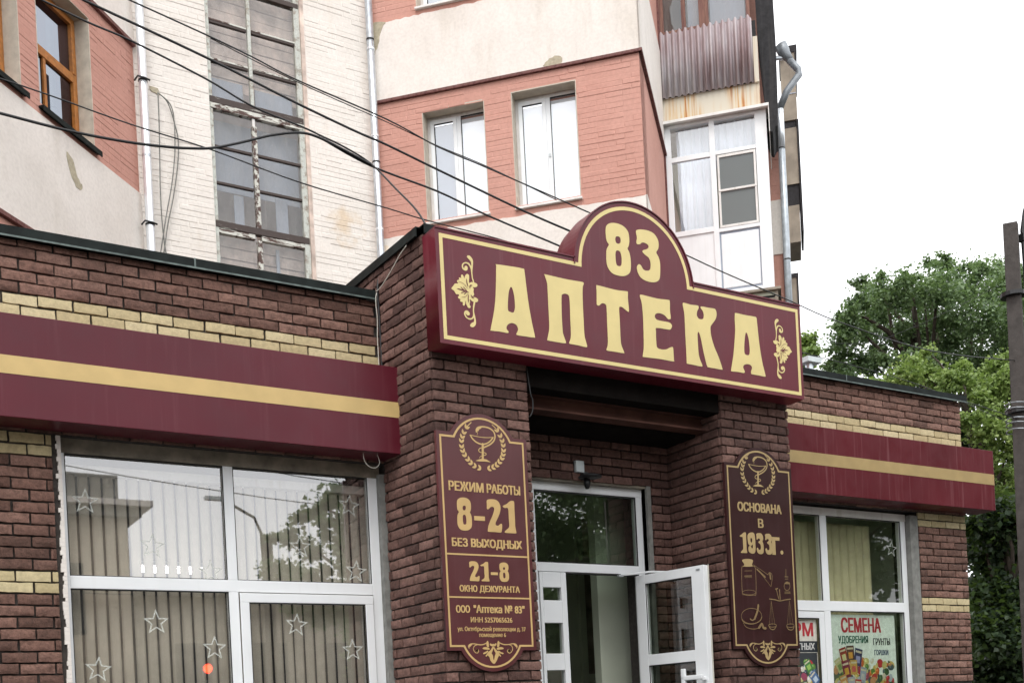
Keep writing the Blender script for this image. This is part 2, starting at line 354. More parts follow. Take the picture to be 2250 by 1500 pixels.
class Strokes:
    """flat painted strokes, each lifted a hair above the one before"""
    def __init__(s, y): s.m = MB(); s.y = y; s.k = 0
    def stroke(s, pts, w, taper=False):
        if len(pts) > 2:
            Q = []
            for i in range(len(pts)-1):
                p0 = pts[max(i-1, 0)]; p1 = pts[i]; p2 = pts[i+1]; p3 = pts[min(i+2, len(pts)-1)]
                for j in range(4):
                    t = j/4; Q.append(tuple(.5*((2*b)+(c-a)*t+(2*a-5*b+4*c-d)*t*t+(3*b-a-3*c+d)*t**3) for a, b, c, d in zip(p0, p1, p2, p3)))
            Q.append(tuple(pts[-1]))
        else: Q = [tuple(p) for p in pts]
        y = s.y - .0001*s.k; s.k += 1; L = []; Rr = []
        n = len(Q)
        for i, p in enumerate(Q):
            a = Vector(Q[max(i-1, 0)]); b = Vector(Q[min(i+1, n-1)]); t = (b-a); t = t.normalized() if t.length > 1e-9 else Vector((1, 0))
            ww = w/2*(.35+.65*min(1, 4*min(i, n-1-i)/n)) if taper else w/2
            L.append((p[0]-t.y*ww, y, p[1]+t.x*ww)); Rr.append((p[0]+t.y*ww, y, p[1]-t.x*ww))
        V = L+Rr; s.m.poly(V, [(i, n+i, n+i+1, i+1) for i in range(n-1)])
        for e in (Q[0], Q[-1]):
            yy = s.y - .0001*s.k; 
            if not taper:
                s.m.poly([(e[0]+w/2*math.cos(q*math.pi/4), yy, e[1]+w/2*math.sin(q*math.pi/4)) for q in range(8)], [tuple(range(8))])
        s.k += 1
    def leaf(s, c, ang, l, w):
        y = s.y-.0001*s.k; s.k += 1; d = Vector((math.cos(ang), math.sin(ang))); n = Vector((-d.y, d.x)); c = Vector(c)
        P = [c, c+d*l*.3+n*w*.45, c+d*l*.6+n*w*.45, c+d*l, c+d*l*.6-n*w*.45, c+d*l*.3-n*w*.45]
        s.m.poly([(p.x, y, p.y) for p in P], [tuple(range(6))])
    def poly(s, P):
        y = s.y-.0001*s.k; s.k += 1; s.m.poly([(p[0], y, p[1]) for p in P], [tuple(range(len(P)))])

# ---------------------------------------------------------------- bricks
ALLB = []        # (size key, mesh variant, frame data) of every face brick of the shop
def rows(z0, z1, pitch=.075, ref=4.6):
    k = math.ceil((z0-ref)/pitch-1e-6); z = ref+k*pitch; out = []
    while z < z1-.01: out.append((k, z)); k += 1; z += pitch
    return out
def lay(fr, s0, s1, z0, z1, holes, pitch, phase, kind, off=0.0, corner0=False, corner1=False, ycheck=None, h=.075, proud=.014, jit=.006, header=0):
    """one entry per brick: (frame, s, z, length, height, kind, off)"""
    out = []
    for k, z in rows(z0, z1, h):
        zt = min(z+h, z1)
        ph = phase + (pitch/2 if k % 2 else 0)
        segs = [(s0, s1)]
        for (a, b, c, d) in holes:
            if z+h*.5 > c and z+h*.5 < d:
                ns = []
                for (p, q) in segs:
                    if b <= p or a >= q: ns.append((p, q)); continue
                    if a > p: ns.append((p, a))
                    if b < q: ns.append((b, q))
                segs = ns
        for (p, q) in segs:
            n = math.floor((p-ph)/pitch); x = ph+n*pitch
            while x < q-.001:
                a, b = max(x, p), min(x+pitch, q)
                if b-a > .035: out.append((fr, a, z, b-a, zt-z, ycheck(k, z) if ycheck else kind, off))
                x += pitch
    return out
def rock_mesh(kind, seed, smooth=False):
    rd = random.Random(seed); nx, nz = (6, 3); V = []; Fc = []
    tilt = rd.uniform(-.12, .12); tz = rd.uniform(-.15, .1)
    for j in range(nz+1):
        for i in range(nx+1):
            e = (i in (0, nx)) or (j in (0, nz)); u, v = i/nx-.5, j/nz-.5
            dx = rd.uniform(-.008, .008) if i in (0, nx) else rd.uniform(-.05, .05); dz = rd.uniform(-.035, .035) if j in (0, nz) else rd.uniform(-.09, .09)
            if smooth: d = .30 if e else .36
            else: d = (rd.uniform(.28, .75) if e else .80+rd.uniform(-.30, .30))+tilt*u*2+tz*v
            V.append((i/nx+dx, d, j/nz+dz))
    for j in range(nz):
        for i in range(nx):
            a = j*(nx+1)+i; Fc.append((a, a+1, a+nx+2, a+nx+1))
    ring = [i for i in range(nx+1)] + [(j)*(nx+1)+nx for j in range(1, nz+1)] + [nz*(nx+1)+i for i in range(nx-1, -1, -1)] + [j*(nx+1) for j in range(nz-1, 0, -1)]
    b0 = len(V); m = len(ring)
    for q in ring: V.append(V[q])
    for q in ring: V.append((V[q][0], -1.6, V[q][2]))
    for i in range(m): Fc.append((b0+(i+1) % m, b0+i, b0+m+i, b0+m+(i+1) % m))
    return V, Fc
NV = 14
RM = {kd: [rock_mesh(kd, 100*q+i, kd == 'yellow_brick') for i in range(NV)] for q, kd in enumerate(('brick', 'yellow_brick', 'brown_brick'))}
RMAT = {'brick': 'brick', 'yellow_brick': 'ybrick', 'brown_brick': 'brick_dark'}
_cache = {}
def brick_datablock(kind, vi, Lq, Hq, rq):
    key = (kind, vi, Lq, Hq, rq)
    if key in _cache: return _cache[key]
    V, Fc = RM[kind][vi]; g = .013
    me = bpy.data.meshes.new(kind); nf = 18
    me.from_pydata([(v[0]*(Lq-g)+g/2, -v[1]*.018, v[2]*(Hq-g)+g/2) for v in V], [], Fc)
    a = me.attributes.new('rnd', 'FLOAT', 'FACE'); a.data.foreach_set('value', [rq]*len(Fc)); me.materials.append(M[RMAT[kind]]); me.polygons.foreach_set('use_smooth', [i < nf for i in range(len(Fc))])
    _cache[key] = me; return me
def place_bricks(B, parent, limit=300):
    """the bricks that show largest become objects; the rest one mesh per kind"""
    C0 = Vector((0, 0, 1.6)); sc_ = []
    for i, b in enumerate(B):
        fr, s, z, L, H, kd, off = b; p = Vector(fr(s+L/2, z+H/2, off)); v = C0-p; dpt = -(v.dot(F))
        vis = max(0, v.normalized().dot(fr.n)); dpt = max(.5, dpt)
        px = 1125+2463*(-v).dot(r2)/dpt; py = 1606-2463*(-v).dot(u2)/dpt
        inside = -40 < px < 2290 and -20 < py < 1520
        hid = HIDDEN(px, py, fr)
        sc_.append((-(L*H*vis/dpt**2) if inside and not hid else 0, i))
    sc_.sort(); chosen = {'brick': set(), 'yellow_brick': set()}
    for q, i in sc_:
        if q == 0: break
        nm = 'yellow_brick' if B[i][5] == 'yellow_brick' else 'brick'
        if len(chosen[nm]) < limit: chosen[nm].add(i)
    ch = chosen['brick'] | chosen['yellow_brick']; rest = {}
    rd = random.Random(5)
    for i, (fr, s, z, L, H, kd, off) in enumerate(B):
        vi = rd.randrange(NV); rq = round(rd.random(), 1); s += rd.uniform(-.0025, .0025); z += rd.uniform(-.0022, .0022); o_ = off+rd.uniform(-.004, .004); tilt = rd.uniform(-.004, .004)
        if i in ch:
            me = brick_datablock(kd, vi, round(L, 3), round(H, 3), rq)
            nm = 'yellow_brick' if kd == 'yellow_brick' else 'brick'
            o = bpy.data.objects.new(nm, me); col.objects.link(o); o.parent = parent
            p = Vector(fr(s, z, o_)) - parent.location
            o.matrix_local = Matrix(((fr.d.x, -fr.n.x, 0, p.x), (fr.d.y, -fr.n.y, 0, p.y), (0, 0, 1, p.z), (0, 0, 0, 1))) @ Matrix.Rotation(tilt, 4, 'Y')
        else:
            V, Fc = RM[kd][vi]; mb = rest.setdefault(kd, MB()); g = .013
            mb.poly([fr(s+v[0]*(L-g)+g/2, z+v[2]*(H-g)+g/2, o_+v[1]*.018) for v in V], Fc, rq)
    for kd, mb in rest.items():
        mb.smooth18 = True; o = mb.build('brickwork' if kd != 'yellow_brick' else 'yellow_brickwork', RMAT[kd], parent); o['kind'] = 'stuff'
def HIDDEN(px, py, fr): 
    if 960 < px < 1180 and 960 < py < 1430 and abs(fr.O.y-7.08) < .02: return True
    if 1600 < px < 1745 and 1030 < py < 1420 and abs(fr.O.y-7.08) < .02: return True
    return False
def relief(fr, s0, s1, z0, z1, holes, name, mat, parent, pitch=.26, h=.077, d=.007, merge=.75, seed=3):
    """painted-over brickwork: every brick a low cushion, all of one wall in one mesh"""
    rd = random.Random(seed); mb = MB(); k = 0; z = z0
    while z < z1-.02:
        zt = min(z+h, z1); ph = s0-(pitch/2 if k % 2 else 0); segs = [(s0, s1)]
        for (a, b, c, dd) in holes:
            if (z+zt)/2 > c and (z+zt)/2 < dd:
                ns = []
                for (p, q) in segs:
                    if b <= p or a >= q: ns.append((p, q)); continue
                    if a > p: ns.append((p, a))
                    if b < q: ns.append((b, q))
                segs = ns
        for (p, q) in segs:
            x = ph+math.floor((p-ph)/pitch)*pitch
            while x < q-.001:
                L_ = pitch*(rd.choice((1, 2, 2, 3)) if rd.random() < merge else 1); a, b = max(x, p), min(x+L_, q); x += L_
                if b-a < .03: continue
                g = .0005+.003*rd.random(); e = .007+.008*rd.random(); o = d*rd.choice((.15, .4, .7, 1, 1.3, 1.7)); t = rd.uniform(-.006, .008); t2 = rd.uniform(-.006, .008)
                P = [fr(a+g, z+g, .0), fr(b-g, z+g, .0), fr(b-g, zt-g, .0), fr(a+g, zt-g, .0),
                     fr(a+e+g, z+e+t, o), fr(b-e-g, z+e+t2, o), fr(b-e-g, zt-e*.7, o*rd.uniform(.7, 1.1)), fr(a+e+g, zt-e*.7, o)]
                mb.poly(P, [(4, 5, 6, 7), (0, 1, 5, 4), (1, 2, 6, 5), (2, 3, 7, 6), (3, 0, 4, 7)])
        z += h; k += 1
    o = mb.build(name, mat, parent); o['kind'] = 'stuff'; return o
def wall_panel(fr, s0, s1, z0, z1, th, holes, name, mat, parent):
    """solid wall slab with rectangular openings, front face at off=0"""
    zs = sorted({z0, z1, *[max(z0, min(z1, h[2])) for h in holes], *[max(z0, min(z1, h[3])) for h in holes]})
    mb = MB()
    for za, zb in zip(zs[:-1], zs[1:]):
        segs = [(s0, s1)]; zm = (za+zb)/2
        for (a, b, c, d) in holes:
            if c < zm < d:
                ns = []
                for (p, q) in segs:
                    if b <= p or a >= q: ns.append((p, q)); continue
                    if a > p: ns.append((p, a))
                    if b < q: ns.append((b, q))
                segs = ns
        for (p, q) in segs: mb.fbox(fr, (p, za, -th), (q, zb, 0))
    return mb.build(name, mat, parent)
# outlines of the lettering and emblems, metres
GL = {"A1":[[[4.2958,4.978],[4.4083,4.9845],[4.5182,4.9869],[4.533,4.9694],[4.5425,4.8638],[4.5548,4.7385],[4.5748,4.6073],[4.5964,4.503],[4.5876,4.4897],[4.5121,4.4877],[4.4412,4.4877],[4.438,4.4992],[4.4513,4.5257],[4.4488,4.5487],[4.4302,4.5659],[4.3992,4.5693],[4.3713,4.5572],[4.3547,4.5382],[4.3535,4.5182],[4.3681,4.5038],[4.3596,4.4906],[4.2941,4.4918],[4.225,4.4884],[4.218,4.4986],[4.2471,4.6047],[4.2687,4.7133],[4.2828,4.8473],[4.2914,4.9674]],[[4.4087,4.8337],[4.4219,4.8206],[4.4331,4.7726],[4.4363,4.7065],[4.4299,4.6656],[4.4155,4.6468],[4.3884,4.6493],[4.3735,4.6603],[4.3749,4.7102],[4.3844,4.778],[4.396,4.8164]]],"P":[[[4.7145,4.9775],[4.8274,4.9748],[4.9203,4.9735],[5.0397,4.977],[5.0648,4.9734],[5.0654,4.9631],[5.055,4.9381],[5.0495,4.8801],[5.0475,4.7761],[5.0472,4.6879],[5.0474,4.5894],[5.0541,4.5436],[5.0672,4.4987],[5.0586,4.483],[4.9843,4.4874],[4.9123,4.4878],[4.9035,4.4968],[4.918,4.5297],[4.924,4.5769],[4.9247,4.6696],[4.9273,4.8038],[4.922,4.8493],[4.9071,4.8608],[4.8823,4.8609],[4.8619,4.8509],[4.854,4.8333],[4.8477,4.7196],[4.8479,4.6018],[4.8513,4.5562],[4.8716,4.5027],[4.8669,4.4866],[4.7976,4.4847],[4.7151,4.486],[4.7066,4.4949],[4.7219,4.5479],[4.73,4.5999],[4.7307,4.7423],[4.7308,4.8949],[4.724,4.9344],[4.711,4.9704]]],"T":[[[5.196,4.9759],[5.3027,4.9709],[5.3879,4.969],[5.4745,4.9751],[5.4861,4.969],[5.4839,4.9128],[5.4885,4.8283],[5.4745,4.8181],[5.4262,4.8426],[5.403,4.8427],[5.3923,4.8294],[5.3929,4.7341],[5.3918,4.6122],[5.3958,4.5492],[5.4189,4.4967],[5.4136,4.4853],[5.3311,4.4849],[5.2592,4.4841],[5.2521,4.4953],[5.2654,4.5312],[5.2697,4.6002],[5.2698,4.7053],[5.2718,4.8107],[5.2651,4.8386],[5.2428,4.8456],[5.223,4.8399],[5.1992,4.8205],[5.1833,4.8232],[5.1791,4.8382],[5.183,4.9016],[5.1844,4.9646]]],"E":[[[5.6188,4.9717],[5.7038,4.9692],[5.7932,4.9673],[5.8876,4.9741],[5.9058,4.9634],[5.9033,4.892],[5.9079,4.8326],[5.8952,4.8209],[5.8776,4.8199],[5.8443,4.8448],[5.7997,4.8533],[5.7612,4.8458],[5.7439,4.8242],[5.7549,4.8015],[5.7959,4.7941],[5.8725,4.7946],[5.9036,4.7883],[5.9163,4.7683],[5.9005,4.7415],[5.8756,4.7351],[5.7573,4.7315],[5.7484,4.7005],[5.7462,4.6136],[5.754,4.5741],[5.795,4.5662],[5.8441,4.5728],[5.873,4.5876],[5.9019,4.5997],[5.9157,4.5962],[5.9179,4.5555],[5.9179,4.5009],[5.9099,4.4862],[5.7761,4.4878],[5.618,4.4821],[5.6036,4.4893],[5.6151,4.5418],[5.6206,4.607],[5.6255,4.758],[5.6245,4.8492],[5.6184,4.9126],[5.6044,4.9587]]],"K":[[[6.0551,4.977],[6.1229,4.9727],[6.1954,4.9768],[6.2072,4.9692],[6.2046,4.9522],[6.1883,4.9247],[6.1848,4.8936],[6.2029,4.8714],[6.2319,4.8701],[6.2531,4.8817],[6.2602,4.9106],[6.2511,4.9399],[6.2307,4.9618],[6.2389,4.9758],[6.3122,4.9772],[6.3714,4.9796],[6.393,4.97],[6.3995,4.9345],[6.3841,4.8929],[6.348,4.8511],[6.3253,4.8198],[6.3269,4.7557],[6.3418,4.7018],[6.3608,4.654],[6.397,4.5859],[6.4321,4.4977],[6.4238,4.4854],[6.3533,4.486],[6.2832,4.4861],[6.2691,4.4938],[6.2509,4.5499],[6.231,4.6363],[6.2145,4.7175],[6.199,4.7569],[6.1882,4.7582],[6.1808,4.7349],[6.1808,4.6461],[6.1837,4.58],[6.1953,4.5371],[6.2158,4.4953],[6.2063,4.483],[6.134,4.4848],[6.0622,4.4867],[6.0519,4.4936],[6.0536,4.5737],[6.0523,4.7166],[6.0538,4.849],[6.0506,4.9091],[6.0399,4.9625]]],"A2":[[[6.6153,4.9798],[6.7185,4.9783],[6.8193,4.9809],[6.8461,4.9735],[6.8508,4.9281],[6.8633,4.7685],[6.8762,4.6722],[6.8936,4.5821],[6.9171,4.5013],[6.9067,4.4867],[6.8402,4.4889],[6.7701,4.4889],[6.7548,4.4927],[6.7547,4.5128],[6.7676,4.543],[6.752,4.564],[6.7136,4.5677],[6.6782,4.5557],[6.6654,4.5358],[6.6754,4.5142],[6.682,4.4979],[6.6659,4.4874],[6.6087,4.4888],[6.5364,4.4854],[6.5295,4.4959],[6.5444,4.5487],[6.5651,4.6308],[6.5836,4.7354],[6.5982,4.8397],[6.5983,4.9192],[6.6029,4.9654]],[[6.7202,4.8333],[6.7346,4.8194],[6.7467,4.7695],[6.7513,4.6899],[6.7442,4.6546],[6.7265,4.6437],[6.6997,4.6458],[6.6879,4.6643],[6.6922,4.7277],[6.7016,4.7861],[6.7117,4.8218]]],"8":[[[5.3598,5.485],[5.4235,5.4917],[5.4793,5.4799],[5.5166,5.4501],[5.5263,5.4121],[5.5256,5.3664],[5.5147,5.3302],[5.5044,5.3141],[5.5204,5.2857],[5.5298,5.2418],[5.529,5.1734],[5.5138,5.1252],[5.4692,5.0949],[5.412,5.0851],[5.3491,5.0914],[5.3124,5.1188],[5.2942,5.1606],[5.2942,5.2168],[5.2993,5.2654],[5.3143,5.2934],[5.3245,5.3111],[5.3052,5.3367],[5.2996,5.3806],[5.3021,5.4317],[5.318,5.4628]],[[5.4101,5.3913],[5.4347,5.3891],[5.4418,5.3678],[5.4353,5.344],[5.4171,5.3338],[5.3962,5.3378],[5.3885,5.3607],[5.394,5.3815]],[[5.4031,5.2803],[5.4276,5.2774],[5.4399,5.2485],[5.442,5.2036],[5.435,5.1712],[5.4166,5.1595],[5.3923,5.1637],[5.3836,5.1932],[5.3829,5.2383],[5.3882,5.2675]]],"3":[[[5.6117,5.4796],[5.6485,5.4895],[5.7179,5.4942],[5.7757,5.4821],[5.8104,5.4481],[5.8212,5.4096],[5.8141,5.3677],[5.792,5.3348],[5.8122,5.3037],[5.8245,5.2653],[5.8248,5.2132],[5.8165,5.1422],[5.796,5.1098],[5.7505,5.0907],[5.6846,5.0883],[5.6275,5.1046],[5.5972,5.1395],[5.5891,5.1809],[5.6013,5.2031],[5.6162,5.2103],[5.6336,5.2001],[5.6503,5.1772],[5.6789,5.1707],[5.7123,5.1793],[5.7271,5.2049],[5.7277,5.2482],[5.7114,5.2799],[5.6761,5.2966],[5.6553,5.313],[5.6599,5.3281],[5.6973,5.3436],[5.7167,5.3615],[5.7106,5.3805],[5.682,5.3896],[5.6528,5.3871],[5.6337,5.3721],[5.6081,5.3656],[5.5958,5.3765],[5.604,5.4152],[5.5978,5.4541],[5.6004,5.4718]]],"2":[[[4.2013,3.296],[4.2262,3.3066],[4.2751,3.3068],[4.3057,3.2907],[4.32,3.2584],[4.3157,3.2219],[4.2956,3.1785],[4.2723,3.1411],[4.2697,3.1199],[4.2919,3.115],[4.3102,3.1281],[4.3244,3.1307],[4.327,3.1139],[4.3213,3.0773],[4.31,3.0659],[4.261,3.0671],[4.2052,3.0667],[4.1975,3.0771],[4.2041,3.1074],[4.224,3.1504],[4.2489,3.1939],[4.264,3.2369],[4.2544,3.2513],[4.2334,3.25],[4.2115,3.2325],[4.1992,3.2359],[4.1997,3.2689]]],"1":[[[4.4307,3.3079],[4.4409,3.2994],[4.4404,3.2537],[4.4403,3.1685],[4.4406,3.1138],[4.4471,3.0776],[4.4415,3.0682],[4.3951,3.0677],[4.3511,3.068],[4.3475,3.0787],[4.372,3.0981],[4.3873,3.1171],[4.387,3.1716],[4.3871,3.2323],[4.3812,3.2531],[4.3563,3.2516],[4.3405,3.2597],[4.3431,3.2671],[4.3759,3.2831],[4.4056,3.305]]],"9":[[[6.8071,3.1925],[6.8406,3.1909],[6.8558,3.1667],[6.8572,3.1045],[6.8563,3.0505],[6.8458,3.021],[6.8171,3.0115],[6.7841,3.0205],[6.7717,3.0428],[6.7762,3.0678],[6.7909,3.0787],[6.8044,3.071],[6.8091,3.0588],[6.8233,3.0615],[6.8253,3.0906],[6.8048,3.0773],[6.7776,3.0885],[6.7692,3.1129],[6.7681,3.1542],[6.7782,3.1795]],[[6.8095,3.1458],[6.8192,3.1401],[6.822,3.1236],[6.8152,3.1067],[6.8042,3.1104],[6.7998,3.1268],[6.8024,3.1414]]]}
ORNS = {"stem1":[[4.0616,5.0009],[4.0788,4.9975],[4.0973,4.9726],[4.095,4.9331],[4.0886,4.893],[4.0901,4.8498],[4.099,4.8145],[4.092,4.8133],[4.0823,4.8442],[4.0783,4.8869],[4.0738,4.9121],[4.0578,4.9353],[4.0358,4.9401],[4.0178,4.9283],[4.0143,4.9104],[4.0238,4.9034],[4.0296,4.9196],[4.0446,4.9222],[4.0513,4.9082],[4.0454,4.892],[4.0278,4.8868],[4.0086,4.8965],[4.004,4.9194],[4.0159,4.9387],[4.0413,4.9497],[4.0658,4.9453],[4.0807,4.9285],[4.0814,4.9568],[4.0673,4.9716],[4.0508,4.986],[4.0539,4.9974]],"stem2":[[4.0998,4.6735],[4.0902,4.6373],[4.0859,4.6063],[4.0917,4.5768],[4.0972,4.5429],[4.0957,4.5167],[4.0821,4.4973],[4.0642,4.4895],[4.0496,4.4947],[4.0504,4.5078],[4.0662,4.5231],[4.0816,4.5319],[4.0806,4.5578],[4.0676,4.5472],[4.0473,4.5407],[4.0229,4.547],[4.0066,4.5639],[4.0028,4.5828],[4.0136,4.5995],[4.0311,4.6031],[4.0478,4.5918],[4.0468,4.5743],[4.0316,4.5686],[4.0197,4.5767],[4.0193,4.5874],[4.0146,4.5738],[4.0259,4.5561],[4.0479,4.5507],[4.0683,4.5603],[4.0771,4.5833],[4.0769,4.6222],[4.0872,4.6715]],"leaf":[[3.9116,4.7446],[3.9221,4.7571],[3.9405,4.7794],[3.9678,4.7861],[3.9586,4.7975],[3.9642,4.8092],[3.9792,4.8139],[3.975,4.8261],[3.9875,4.8303],[3.9945,4.8229],[3.9934,4.8464],[4.0037,4.8546],[4.013,4.8454],[4.0195,4.8293],[4.0282,4.8523],[4.0439,4.8658],[4.0584,4.8596],[4.0595,4.836],[4.0567,4.8052],[4.0781,4.814],[4.098,4.8143],[4.1226,4.8075],[4.1227,4.7923],[4.1061,4.7809],[4.086,4.7789],[4.0928,4.7679],[4.0891,4.7456],[4.0941,4.729],[4.0874,4.7171],[4.077,4.7089],[4.1068,4.7072],[4.1237,4.6968],[4.1203,4.6811],[4.0998,4.6735],[4.0751,4.6761],[4.0559,4.6882],[4.0571,4.6668],[4.0512,4.6507],[4.0593,4.6368],[4.0547,4.6253],[4.0398,4.6252],[4.0261,4.6446],[4.0204,4.674],[4.0166,4.6518],[4.0083,4.6354],[3.9961,4.6378],[3.9972,4.6574],[3.9801,4.659],[3.9757,4.6691],[3.9834,4.6746],[3.9641,4.6801],[3.9599,4.6923],[3.9699,4.6961],[3.9657,4.7083],[3.9461,4.7073],[3.9302,4.7284],[3.9136,4.7364]]}
